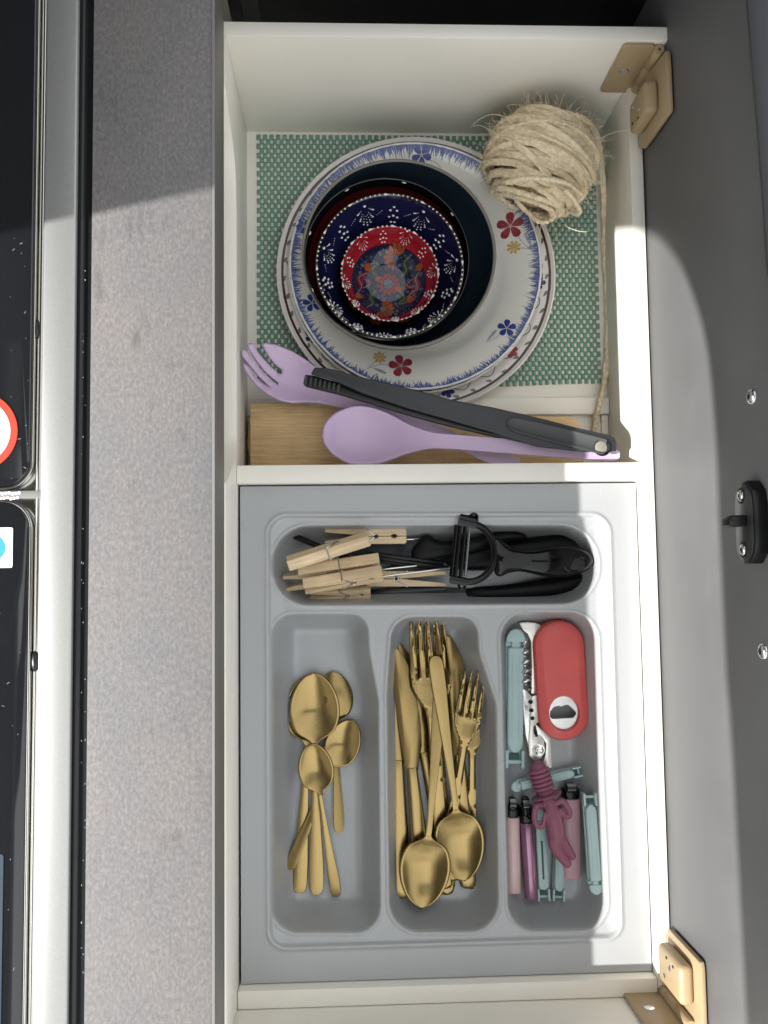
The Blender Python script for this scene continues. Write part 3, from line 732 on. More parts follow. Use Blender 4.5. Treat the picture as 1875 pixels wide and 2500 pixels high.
# ------------------------------------------------------------------ chopping boards in the trough
def wood(name, c1_, c2_, sc=1.0, rough=.5, axis='x'):
    m = bpy.data.materials.new(name); m.use_nodes = True; t = m.node_tree; b = t.nodes['Principled BSDF']
    tc = t.nodes.new('ShaderNodeTexCoord'); mp = t.nodes.new('ShaderNodeMapping'); mp.inputs['Scale'].default_value = (.045, 1, 1) if axis == 'x' else (1, .045, 1)
    oi = t.nodes.new('ShaderNodeObjectInfo'); ad = t.nodes.new('ShaderNodeVectorMath'); t.links.new(tc.outputs['Object'], mp.inputs[0])
    t.links.new(mp.outputs[0], ad.inputs[0]); t.links.new(oi.outputs['Random'], ad.inputs[1])
    r = t.nodes.new('ShaderNodeValToRGB'); n1 = t.nodes.new('ShaderNodeTexNoise'); n1.inputs['Scale'].default_value = 420 * sc; n1.inputs['Detail'].default_value = 6; n1.inputs['Roughness'].default_value = .7
    t.links.new(ad.outputs[0], n1.inputs['Vector']); t.links.new(n1.outputs[0], r.inputs[0])
    e = r.color_ramp.elements; e[0].position = .33; e[0].color = (*c1_, 1); e[1].position = .66; e[1].color = (*c2_, 1)
    n2 = t.nodes.new('ShaderNodeTexNoise'); n2.inputs['Scale'].default_value = 30; t.links.new(tc.outputs['Object'], n2.inputs['Vector'])
    x = t.nodes.new('ShaderNodeMix'); x.data_type = 'RGBA'; x.blend_type = 'MULTIPLY'; x.inputs[0].default_value = .5
    t.links.new(r.outputs[0], x.inputs[6]); t.links.new(n2.outputs[1], x.inputs[7]); x2 = t.nodes.new('ShaderNodeMix'); x2.data_type = 'RGBA'
    x2.inputs[0].default_value = .35; t.links.new(r.outputs[0], x2.inputs[6])
    hs = t.nodes.new('ShaderNodeMapRange'); hs.inputs[3].default_value = .7; hs.inputs[4].default_value = 1.25; t.links.new(n2.outputs[0], hs.inputs[0])
    m3 = t.nodes.new('ShaderNodeMix'); m3.data_type = 'RGBA'; m3.blend_type = 'MULTIPLY'; m3.inputs[0].default_value = 1; t.links.new(r.outputs[0], m3.inputs[6]); t.links.new(hs.outputs[0], m3.inputs[7])
    t.links.new(m3.outputs[2], b.inputs['Base Color']); b.inputs['Roughness'].default_value = rough
    bp = t.nodes.new('ShaderNodeBump'); bp.inputs['Strength'].default_value = .25; bp.inputs['Distance'].default_value = .0004; t.links.new(n1.outputs[0], bp.inputs['Height']); t.links.new(bp.outputs[0], b.inputs['Normal'])
    return m
m_board = wood('oiled_bamboo', (.47, .305, .14), (.70, .495, .26), 1.6)
zbd = -120.0
a, b_, c_ = P(610, 983, zbd), P(1418, 1012, zbd), P(614, 1132, zbd)
cbd = thing('chopping_board', 'brown bamboo board lying beneath the lilac servers', 'board', ((a.x + b_.x) / 2, a.y - 25, ZF))
out = [(a.x, YdN + .6)] + [(a.x, a.y - 4), (a.x + 1.2, a.y - 1.2), (a.x + 4, a.y), (P(1000, 1000, zbd).x, P(1000, 996, zbd).y), (P(1330, 1010, zbd).x, P(1330, 1016, zbd).y), (P(1395, 1014, zbd).x, P(1395, 1016, zbd).y), (b_.x, P(1418, 1040, zbd).y), (b_.x + 2, YdN + .6)]
MB().prism(out[::-1], zbd - 12, zbd).build('board', m_board, cbd, bevel=1.2)
zb_ = zbd - 13
cen = P(616, 1075, zb_)
ob = MB().prism([(cen.x - 4.5 + (22 if abs(k) == 8 else 6 * (1 - math.cos(k * .17))), cen.y + k * 3.2) for k in range(-8, 9)], zb_ - 9, zb_)
tag(ob.build('spoon_rest', m_board, None, bevel=1, org=(cen.x, cen.y, ZF + 12)), 'rounded wooden end peeping out left under the bamboo board', 'wooden rest')

# ------------------------------------------------------------------ lilac salad servers
m_lilac = mat('lilac_melamine', (.57, .43, .62), .36, spec=.45, var=.025, vscale=25, sss=0, bump=.03, bscale=1200)
zf_ = -98.0
def Z(x, y, sc, ox, oy, z): return P(ox + x / sc, oy + y / sc, z)
fo = [(270, 180), (330, 164), (450, 175), (650, 240), (830, 340), (930, 415), (1100, 520), (1300, 610), (1500, 680)]
fb = [(1500, 1010), (1350, 985), (1200, 955), (1000, 905), (850, 900), (650, 918), (500, 890), (350, 820), (200, 710), (80, 560), (40, 480), (35, 440), (70, 470), (140, 560), (230, 650), (310, 705), (350, 730), (362, 718), (340, 690), (230, 590), (130, 480), (40, 370), (18, 320), (30, 280), (62, 272), (110, 340), (200, 440), (290, 540), (400, 640), (455, 678), (474, 662), (455, 630), (370, 570), (270, 480), (190, 380), (110, 260), (92, 212), (120, 188), (160, 188), (210, 270), (270, 340), (370, 440), (470, 527), (505, 525), (525, 500), (515, 465), (440, 415), (360, 330), (300, 240)]
sc_, ox_, oy_ = 5.352, 590, 810
pts = [Z(x, y, sc_, ox_, oy_, zf_) for x, y in fo + fb]
hx = [P(x, y, zf_) for x, y in ((1131, 1065), (1180, 1090), (1254, 1114), (1268, 1121), (1269, 1127), (1262, 1134), (1235, 1140), (1196, 1134), (1131, 1102), (1040, 1062), (960, 1030))]
head_r = P(870, 955, zf_)
outl = [p for p in pts[:len(fo)]] + [P(972, 1005, zf_), P(1053, 1032, zf_)] + hx + pts[len(fo):]
outl = [(p.x, p.y) for p in outl][::-1]
dirn = (P(1265, 1128, zf_) - P(660, 905, zf_)).normalized(); nor = Vector((-dirn.y, dirn.x, 0)); o0 = P(745, 925, zf_)
def fork_z(x, y):
    q = Vector((x, y, zf_)) - o0; u = q.dot(dirn); v = q.dot(nor)
    dish = max(0, 1 - (u / 52) ** 2) if u > 0 else 1
    z = zf_ - 11 * dish * max(0, 1 - (v / 26) ** 2)
    if u < -5: z += .0072 * (u + 5) ** 2 * 1.1
    if u > 45: z += 1.0
    return z
sf = thing('salad_fork', 'lilac serving fork at the left with its prongs against the wall', 'serving fork', (o0.x, o0.y, zf_ - 12))
sheet(outl, fork_z, 3.0).build('fork_body', m_lilac, sf, solid=2.6, soff=0, angle=80)

def ribbon(A, B, prof, nu=15, nv=70, up=None):    # utensil surface from A to B; prof rows: (t, half width, lift, dish, sideways)
    A, B = Vector(A), Vector(B); d = B - A; side = Vector((-d.y, d.x, 0)).normalized(); rows = []
    n = len(prof)
    pr = catmull([Vector((p[0], p[1], p[2])) for p in prof], 10); pr2 = catmull([Vector((p[0], p[3], p[4] if len(p) > 4 else 0)) for p in prof], 10)
    mb = MB(); v = []
    for q, q2 in zip(pr, pr2):
        for i in range(nu):
            u = -1 + 2 * i / (nu - 1)
            v.append(A + d * q.x + side * (u * max(.05, q.y) + q2.y * 0 + q2.z) + Vector((0, 0, q.z + q2.y * (u * u - 1))))
    nv = len(pr)
    return mb.add(v, [(j * nu + i, j * nu + i + 1, (j + 1) * nu + i + 1, (j + 1) * nu + i) for j in range(nv - 1) for i in range(nu - 1)])
zsp = -84.0
A, B = P(788, 1056, zsp), P(1511, 1112, zsp - 2)
ss = thing('salad_spoon', 'lilac serving spoon lying on top of the other lilac server', 'serving spoon', ((A.x + B.x) / 2, A.y, zsp - 14))
k1 = (CAM_H - zsp) / FPX
pf_ = [(0, 0.5, 0, 0), (.006, 7.5, 0, 1), (.024, 14, 0, 3), (.048, 19, 0, 6), (.095, 24.2, 0, 9.5), (.14, 25.0, 0, 10.5), (.19, 22.5, 0, 9.5), (.234, 18.2, .4, 7), (.282, 12.6, 1.4, 4), (.354, 7.3, 3, 1.6), (.42, 6.3, 3.8, .8), (.54, 6.3, 4, .5), (.7, 6.2, 3.6, .4), (.85, 6.0, 3, .4), (.95, 5.8, 2, .3), (.985, 4.8, 1.6, .2), (1, 2.4, 1.5, .1)]
ribbon(A, B, pf_, 21).build('spoon_body', m_lilac, ss, solid=2.6, soff=0, angle=80)

# ------------------------------------------------------------------ black kitchen tongs
m_tong = mat('dark_grey_nylon', (.026, .028, .031), .42, spec=.5, var=.08, vscale=80, bump=.15, bscale=2200)
m_tongtip = mat('black_nylon', (.008, .0085, .010), .35, spec=.5, bump=.1, bscale=2000)
zt_ = -72.0
tg = thing('tongs', 'long black kitchen tongs with ridged tip and grey grip lying diagonally', 'tongs', P(1100, 985, zt_ - 15))
def band(pa, pb, z): return [P(x, y, z) for x, y in pa + pb[::-1]]
up_ = [(768, 897), (790, 898), (838, 905), (900, 925), (1000, 958), (1100, 974), (1200, 994), (1300, 1016), (1400, 1038), (1488, 1058)]
dn_ = [(764, 915), (800, 932), (838, 940), (900, 965 - 8), (1000, 988), (1100, 1019), (1200, 1052), (1300, 1083), (1400, 1098), (1460, 1104)]
up_ = [(768, 896), (800, 898), (880, 919), (1015, 951), (1110, 977), (1200, 993), (1310, 1018), (1420, 1046), (1490, 1061), (1503, 1068), (1508, 1082)]
dn_ = [(758, 913), (800, 924), (830, 935), (880, 958), (1000, 998), (1110, 1029), (1200, 1055), (1310, 1090), (1420, 1103), (1480, 1103), (1507, 1101)]
ol = band(up_, dn_, zt_)
MB().prism([(p.x, p.y) for p in ol][::-1], zt_ - 3.2, zt_).build('upper_arm', m_tong, tg, bevel=1.4, seg=3)
k = P(0, 0, zt_)
low_u = [(745, 915), (770, 918), (838, 938), (900, 965), (1000, 995), (1110, 1024), (1290, 1075)]
low_d = [(740, 938), (748, 944), (838, 966), (900, 984), (1000, 1015), (1110, 1044), (1290, 1085)]
ol = band(low_u, low_d, zt_ - 9)
MB().prism([(p.x, p.y) for p in ol][::-1], zt_ - 13, zt_ - 7).build('lower_arm', m_tongtip, tg, bevel=1.2, seg=2)
m_tooth = mat('worn_black_nylon', (.05, .052, .055), .4)
for i in range(8):
    x0 = 749 + i * 11.2; y0 = 917 + i * 2.9
    a, b2 = P(x0, y0 + 1, zt_ - 6), P(x0 - 3, y0 + 21, zt_ - 6); d = (b2 - a)
    MB().tube([a + Vector((0, 0, -2)), a + d * .1 + Vector((0, 0, .2)), a + d * .9 + Vector((0, 0, .2)), b2 + Vector((0, 0, -2))], 1.1, 6).build('ridge', m_tooth, tg)
# thumb groove, pressed in: a raised lip around a dished strip
A, B = P(1236, 1032, zt_ + .3), P(1478, 1092, zt_ + .3)
gp = [(0, .3, 0, 0), (.02, 3.0, .1, .3), (.08, 5.6, .2, .9), (.3, 6.4, .2, 1.2), (.7, 6.6, .2, 1.3), (.95, 6.6, .2, 1.2), (1, 6.0, .2, .8)]
g = ribbon(A, B, [(t, w * 1.05, l + .9, d_ + .9) for t, w, l, d_ in gp], 13); g.build('grip_groove', mat('grey_soft_grip', (.055, .058, .061), .5, bump=.2, bscale=2000), tg, solid=.8)
c0 = P(1471, 1092, zt_ + .4)
MB().lathe([(0, -1.6), (5.4, -1.6), (6.0, -.4), (6.6, .6), (7.2, .5), (7.4, -1.0)], c0, 40).build('hanging_eye', m_tongtip, tg)
MB().lathe([(0, .7), (4.6, .7), (5.3, .4), (5.4, -1)], c0 - Vector((1.5, .3, 0)), 40).build('eye_plug', mat('beige_plug', (.24, .225, .19), .5, bump=.2, bscale=900), tg)
# ------------------------------------------------------------------ moulded cutlery tray
random.seed(33)
m_tray = bpy.data.materials.new('silver_grey_plastic'); m_tray.use_nodes = True
nt = m_tray.node_tree; b = nt.nodes['Principled BSDF']; tc = nt.nodes.new('ShaderNodeTexCoord')
fl_ = ramp(noi(2600, (1, 1, 1), 2, .5), [(.36, (.35, .36, .37)), (.6, (.415, .43, .44)), (.74, (.57, .58, .585))])
nt.links.new(fl_, b.inputs['Base Color']); b.inputs['Roughness'].default_value = .36; b.inputs['Metallic'].default_value = .12
bp = nod('ShaderNodeBump'); bp.inputs['Strength'].default_value = .1; bp.inputs['Distance'].default_value = .0003
nt.links.new(noi(2200, (1, 1, 1), 2), bp.inputs['Height']); nt.links.new(bp.outputs[0], b.inputs['Normal'])
def poly(pts, z=ZT): return np.array([(P(x, y, z).x, P(x, y, z).y) for x, y in pts])
def rounded(pts, rads, z=ZT, n=9):            # fillet every corner of a pixel outline
    q = [Vector((*p, 0)) for p in poly(pts, z)]; out = []
    for i, p in enumerate(q):
        a, c_ = q[i - 1], q[(i + 1) % len(q)]; d1, d2 = (a - p).normalized(), (c_ - p).normalized()
        th = d1.angle(d2); r = rads[i]; t = min(r / math.tan(th / 2), (a - p).length * .48, (c_ - p).length * .48); r = t * math.tan(th / 2)
        if th > math.radians(176): out.append((p.x, p.y)); continue
        m = (d1 + d2).normalized() * (r / math.sin(th / 2)) + p; s_, e_ = p + d1 * t, p + d2 * t
        a0, a1 = math.atan2(s_.y - m.y, s_.x - m.x), math.atan2(e_.y - m.y, e_.x - m.x); da = (a1 - a0 + math.pi) % (2 * math.pi) - math.pi
        for k in range(n + 1):
            aa = a0 + da * k / n; out.append((m.x + r * math.cos(aa), m.y + r * math.sin(aa)))
    return np.array(out)
def sdf(poly_, X, Y):                         # positive inside
    d2 = np.full(X.shape, 1e9); ins = np.zeros(X.shape, bool); n = len(poly_)
    for i in range(n):
        ax, ay = poly_[i]; bx, by = poly_[(i + 1) % n]; ex, ey = bx - ax, by - ay
        t = np.clip(((X - ax) * ex + (Y - ay) * ey) / (ex * ex + ey * ey + 1e-9), 0, 1)
        d2 = np.minimum(d2, (X - ax - t * ex) ** 2 + (Y - ay - t * ey) ** 2)
        c_ = ((ay > Y) != (by > Y)); xi = (bx - ax) * (Y - ay) / (by - ay + 1e-12) + ax; ins ^= c_ & (X < xi)
    return np.where(ins, 1, -1) * np.sqrt(d2)
# outlines read at the rim, in photo pixels
outer_ = rounded([(656, 1261), (1484, 1259), (1514, 2286), (660, 2312)], [15, 15, 11, 13])
cup = [
    (rounded([(664, 1283), (1460, 1281), (1466, 1474), (664, 1478)], [30, 34, 32, 30]), 42, 13),
    (rounded([(663, 1499), (898, 1499), (902, 1590), (925, 1712), (930, 2281), (664, 2281)], [17, 19, 30, 30, 20, 20]), 42, 17),
    (rounded([(957, 1506), (1167, 1506), (1172, 1595), (1214, 1722), (1220, 2278), (951, 2280), (944, 1700)], [19, 19, 30, 30, 24, 24, 60]), 42, 15),
    (rounded([(1222, 1496), (1461, 1494), (1472, 1890), (1488, 2274), (1243, 2278)], [22, 24, 60, 22, 22]), 42, 14)]
tx0, tx1, ty0, ty1 = XL + 1.9, XR - .8, P(1000, 2389, ZT).y, YdS - .5
xs_ = np.arange(tx0, tx1 + .01, 1.05); ys_ = np.arange(ty0, ty1 + .01, 1.05)
GX, GY = np.meshgrid(xs_, ys_)
do = sdf(outer_, GX, GY)
H = np.zeros(GX.shape)
H += 1.6 * np.exp(-((do + 1.6) / 1.5) ** 2)                       # bead along the edge of the field
H -= 2.6 * np.clip(do / 2.2 + .2, 0, 1) ** 1.0
H -= 1.4 * np.clip((do - 2) / 9, 0, 1)
for pl, D, w_ in cup:
    d = sdf(pl, GX, GY)
    H += .9 * np.exp(-((d + 1.0) / 1.2) ** 2) * (do > 0)
    u = np.clip((d + .3) / w_, 0, 1)
    Sx = np.where(u < .12, .5 * u * u / .12, u - .06) / .94
    wall = 1 - np.power(1 - Sx, 2.1)
    H = np.where(d > -.3, H - (D - 4) * wall, H)
g_ = np.exp(-.5 * (np.arange(-9, 10) / 3.2) ** 2); g_ /= g_.sum()
Hb = np.apply_along_axis(lambda r: np.convolve(np.pad(r, 9, 'edge'), g_, 'valid'), 1, H); Hb = np.apply_along_axis(lambda r: np.convolve(np.pad(r, 9, 'edge'), g_, 'valid'), 0, Hb)
for pl, D, w_ in cup:                          # soften the fillet towards the floor, keep the rim crisp
    wgt = np.clip((sdf(pl, GX, GY) - 3.5) / 5, 0, 1); H = H * (1 - wgt) + Hb * wgt
TH = ZT + H
def tray_z(x, y):
    i = int(round((x - xs_[0]) / 1.05)); j = int(round((y - ys_[0]) / 1.05))
    return float(TH[min(max(j, 0), len(ys_) - 1), min(max(i, 0), len(xs_) - 1)])
tr = thing('cutlery_tray', 'silver grey moulded cutlery tray with four compartments filling the drawer', 'tray', (80, -120, ZT - 45))
mb = MB(); ny, nx = GX.shape
mb.v = [Vector((float(GX[j, i]), float(GY[j, i]), float(TH[j, i]))) for j in range(ny) for i in range(nx)]
mb.f = [(j * nx + i, j * nx + i + 1, (j + 1) * nx + i + 1, (j + 1) * nx + i) for j in range(ny - 1) for i in range(nx - 1)]
mb.keep = True; mb.build('tray_body', m_tray, tr, angle=75)
e = MB(); e.box(tx0, tx1, ty0 - .01, ty0 + 1, ZT - 9, ZT - .05); e.build('front_lip', m_tray, tr)
FL = ZT - 42.0                                # floor of the compartments

# ------------------------------------------------------------------ brass cutlery
def brass(name, c, r=.30):
    m = mat(name, c, r, metal=1, var=.10, vscale=90, bump=.035, bscale=1800, stretch=(.10, 1, 1), rvar=.05); return m
m_brass = brass('brushed_brass', (.345, .25, .105), .25); m_brass_b = brass('worn_brass', (.27, .195, .08), .28)
def spoon_mb(L, bw, flip=1):                  # x: handle end 0 -> bowl tip L
    b_ = L * .30; n0 = 1 - b_ / L; k = L / 195
    pf = [(0, .4, 0, 0), (.004, 3.4 * k, 0, -.05), (.018, 5.4 * k, .1, -.15), (.05, 6.5 * k, .3, -.3), (.15, 6.3 * k, 1.2, -.35), (.32, 4.6 * k, 3.4, -.3), (.5, 3.1 * k, 6.2, -.3), (n0 - .055, 2.6 * k, 7.5, -.3), (n0 - .01, 3.7 * k, 6.4, .2), (n0 + .03, bw * .36, 4.6, 1.4), (n0 + .075, bw * .47, 3.6, 3.2), (n0 + .13, bw * .5, 3.2, 5.2), (n0 + .19, bw * .455, 3.4, 5.0), (n0 + .245, bw * .34, 3.8, 3.2), (n0 + .282, bw * .19, 4.2, 1.3), (.998, bw * .05, 4.5, .2), (1, .2, 4.5, 0)]
    return ribbon((0, 0, 0), (L, 0, 0), [(t, w, z * k * flip, d_ * k * flip) for t, w, z, d_ in pf], 17)
def make_spoon(L, bw, flip=1, m=None, name='table_spoon'):
    return spoon_mb(L, bw, flip).build(name, m or m_brass, None, solid=1.7, soff=0, angle=80, org=(0, 0, 0))
def fork_mb(L):
    k = L / 195; hw = lambda t: lerp_list([(0, .6), (.004, 3.6), (.02, 5.6), (.06, 6.5), (.2, 6.0), (.4, 4.2), (.55, 3.2), (.62, 3.1), (.66, 4.2), (.70, 8.2), (.745, 12.0), (.80, 12.6), (.86, 12.4)], t)[0] * k
    tb = .775; up = [(t * L, hw(t)) for t in [0, .004, .012, .03, .06, .1, .15, .2, .3, .4, .5, .58, .63, .66, .68, .70, .72, .745, .775, .80]]
    W = 12.5 * k; gaps = [-.5, 0, .5]; o = up[:]
    def tine(c0, w0, c1, w1, x0, x1): return [(x0, c0 + w0), (x1 - 3 * k, c1 + w1), (x1 - .6 * k, c1 + w1 * .55), (x1, c1), (x1 - .6 * k, c1 - w1 * .55), (x1 - 3 * k, c1 - w1), (x0, c0 - w0)]
    cs = [.78, .26, -.26, -.78]
    for i, c_ in enumerate(cs):
        o += tine(c_ * W, W * .20, c_ * W * .93, W * .085, L * tb + 3 * k, L - (1.2 * k if i in (0, 3) else 0))
        if i < 3:
            g = (c_ - .26) * W; o += [(L * tb + .9 * k, g + W * .045), (L * tb, g), (L * tb + .9 * k, g - W * .045)]
    o += [(x, -y) for x, y in up[::-1]]
    o[len(up) - 1] = (L * .80, 12.6 * k); 
    def fz(x, y):
        t = x / L; z = lerp_list([(0, 0), (.05, .3), (.15, 1.2), (.32, 3.4), (.5, 6.4), (.62, 7.6), (.68, 6.6), (.75, 4.6), (.82, 3.6), (.9, 4.4), (1, 7.6)], t)[0] * k
        return z + (.012 * y * y if t > .66 else -.02 * y * y) 
    return sheet(o[::-1], fz, 2.6)
def make_fork(L): return fork_mb(L).build('dinner_fork', m_brass, None, solid=1.7, soff=0, angle=70, org=(0, 0, 0))
def make_knife(L, label):
    o = thing('dinner_knife', label, 'knife', local=True)
    hb_ = L * .52; h = []
    top = [(hb_ - 2, 4.4), (hb_ + 4, 5.2), (hb_ + 18, 8.6), (hb_ + 34, 9.4)]
    edge = []; n = 34; x0, x1 = hb_ + 36, L - 5
    for i in range(n):                       # serrated edge
        t = i / (n - 1); x = x0 + (x1 - x0) * t; y = 9.4 - 1.2 * t - 7.5 * max(0, (t - .45) / .55) ** 2.1
        edge += [(x, y), (x + (x1 - x0) / n * .5, y - .9)] if x > hb_ + 46 else [(x, y)]
    bl = top + edge + [(L - 1.2, -1.8), (L - .2, -5.0), (L - 2.5, -6.8), (L - 8, -7.4), (L * .7, -6.6), (hb_ + 10, -5.4), (hb_ - 2, -4.4)]
    MB().prism([(x, y * 1.2) for x, y in bl][::-1], 2.2, 3.5).build('blade', m_brass_b, o, bevel=.25, seg=1, angle=50)
    ribs = []
    for t, w, th in ((0, 1.5, 1.0), (.004, 4.2, 1.4), (.02, 6.4, 1.8), (.06, 7.3, 2.1), (.2, 7.6, 2.4), (.5, 7.0, 2.7), (.75, 5.8, 2.6), (.92, 4.9, 2.4), (1, 4.6, 1.2)):
        ribs.append([Vector((hb_ * t, w * math.copysign(abs(math.cos(a)) ** .6, math.cos(a)), 2.9 + th * math.copysign(abs(math.sin(a)) ** .8, math.sin(a)))) for a in [2 * math.pi * k / 16 for k in range(16)]])
    rr = MB(); rr.loft(ribs); rr.build('handle', m_brass, o, angle=70)
    return o
def lay(o, pa, za, pb, zb, roll=0, side=None):
    A, B = P(*pa, za), P(*pb, zb); place(o, A, B - A)
    if roll: o.matrix_world = o.matrix_world @ Matrix.Rotation(roll, 4, 'X')
    return o
def plen(pa, za, pb, zb): return (P(*pb, zb) - P(*pa, za)).length
F2 = FL + 1
G = 'brass cutlery in the tray'
LS = plen((773, 2182), F2, (767, 1642), F2)
def sp(pa, za, pb, zb, bw, label, flip=1, name='table_spoon', m=None, roll=0, cat='spoon'):
    o = make_spoon(plen(pa, za, pb, zb), bw, flip, m, name); lay(o, pa, za, pb, zb, roll); return tag(o, label, cat, G)
kp = (CAM_H - F2) / FPX
sp((731, 2181), F2, (760, 1646), F2, 119 * kp, 'brass tablespoon mostly hidden beneath the front big spoon, left compartment')
sp((773, 2184), F2 + 4, (767, 1642), F2 + 6, 119 * kp, 'big brass tablespoon lying on top at the head of the left compartment')
sp((828, 2033), F2 + 5.2, (812, 1641), F2 + 4.5, 92 * kp, 'darker brass teaspoon peeking out behind the big spoon, bowl turned down', -1, 'teaspoon', m_brass_b)
sp((705, 2122), F2 + 6, (862, 1758), F2 + 4, 84 * kp, 'brass teaspoon tilted to the right across the left compartment', 1, 'teaspoon', roll=-.12)
sp((822, 2189), F2 + 5, (761, 1813), F2 + 19, 82 * kp, 'small brass teaspoon in front, crossing over the tilted teaspoon', 1, 'teaspoon')

def kn(pa, za, pb, zb, label, flip=False):
    o = make_knife(plen(pa, za, pb, zb), label); o['group'] = G; lay(o, pa, za, pb, zb)
    if not flip: o.matrix_world = o.matrix_world @ Matrix.Diagonal((1, -1, 1, 1)) if False else o.matrix_world @ Matrix.Rotation(math.pi, 4, 'X') @ Matrix.Translation((0, 0, -.0058))
    return o
kn((1108, 2148), F2 + 1, (968, 1552), F2 + 2, 'brass knife lying diagonally below the two left knives')
kn((980, 2190), F2 + 4, (962, 1552), F2 + 5, 'brass knife against the left side of the middle compartment')
kn((1038, 2200), F2 + 7, (975, 1578), F2 + 9, 'brass knife on top with water spots, second from the left')
kn((1142, 2166), F2, (1102, 1546), F2 + 1, 'brass knife under the right fork with only its serrated tip showing')
def fk(pa, za, pb, zb, label):
    o = make_fork(plen(pa, za, pb, zb)); lay(o, pa, za, pb, zb); return tag(o, label, 'fork', G)
fk((1092, 2184), F2 - .5, (1047, 1508), F2 - .5, 'brass fork under the other, only its rightmost prong showing at the top')
fk((1088, 2170), F2 + 5, (1031, 1506), F2 + 8, 'brass fork with its prongs highest in the middle compartment')
fk((1080, 2150), F2 + 6, (1158, 1634), F2 + 14, 'brass fork at the right of the middle compartment, prongs pointing up')
fk((1150, 2170), F2 - .5, (1150, 1660), F2, 'brass fork hidden beneath the right fork, its edge showing on the left')
sp((1062, 1602), F2 + 17, (1133, 2145), F2 + 11, 119 * kp, 'brass tablespoon with handle crossing on top, bowl at lower right')
sp((1078, 1668), F2 + 14, (1028, 2212), F2 + 18, 119 * kp, 'brass tablespoon with its bowl lowest in the middle compartment')

cr = MB(); random.seed(9)
for k in range(46):
    x, y = random.uniform(600, 1560), random.uniform(1190, 2380); p = P(x, y, ZT); p.z = tray_z(p.x, p.y) + .15
    if p.z < ZT - 20: p = P(x, y, p.z); p.z = tray_z(p.x, p.y) + .15
    cr.ball(p, (random.uniform(.12, .4), random.uniform(.12, .3), .2), 6, 4, Matrix.Rotation(random.random() * 3, 3, 'Z'))
tag(cr.build('crumb', mat('crumbs', (.16, .12, .08), .9), tr), kind='stuff')
sc2 = MB()
for k in range(40):                            # fine pale scratches on the rim
    x, y = random.uniform(600, 1540), random.choice((random.uniform(1195, 1250), random.uniform(2310, 2375), random.uniform(1195, 2375)))
    p = P(x, y, ZT); z = tray_z(p.x, p.y)
    if abs(z - ZT) > .3: continue
    a = random.uniform(0, 3.1); d = Vector((math.cos(a), math.sin(a), 0)) * random.uniform(.4, 2.0); q = Vector((p.x, p.y, z + .05)); sc2.tube([q - d, q, q + d], .07, 4)
tag(sc2.build('scratch', mat('pale_scratch', (.62, .63, .64), .5), tr), kind='stuff')
# ------------------------------------------------------------------ hinges, striker and screws on the drawer front
random.seed(44)
m_tan = mat('tan_plastic', (.36, .27, .16), .42, spec=.4, var=.05, vscale=50, bump=.08, bscale=1500)
m_zinc = mat('zinc_screw', (.70, .71, .72), .22, metal=1, var=.1, vscale=300)
m_black = mat('black_plastic', (.005, .0052, .006), .34, spec=.32, bump=.06, bscale=1500)
m_hole = mat('dark_recess', (.006, .005, .004), .8)
def screw(parent, p, nrm, r=3.0, h=.8, name='screw', m=None):   # pan head with a star recess
    z = Vector(nrm).normalized(); x = z.orthogonal().normalized(); Mx = Matrix((x, z.cross(x), z)).transposed()
    b = MB(); b.lathe([(0, h * .9), (r * .45, h * .95), (r * .8, h * .72), (r, h * .2), (r, -.6)], n=20)
    b.v = [Mx @ q + Vector(p) for q in b.v]
    o = b.build(name, m or m_zinc, parent, angle=50)
    s_ = MB(); s_.prism([((.42 if k % 2 else .2) * r * math.cos(k * math.pi / 6), (.42 if k % 2 else .2) * r * math.sin(k * math.pi / 6)) for k in range(12)], h * .9, h * 1.04)
    s_.v = [Mx @ q + Vector(p) for q in s_.v]
    if o.parent.parent is None: s_.build('recess', m_hole, o)
    return o
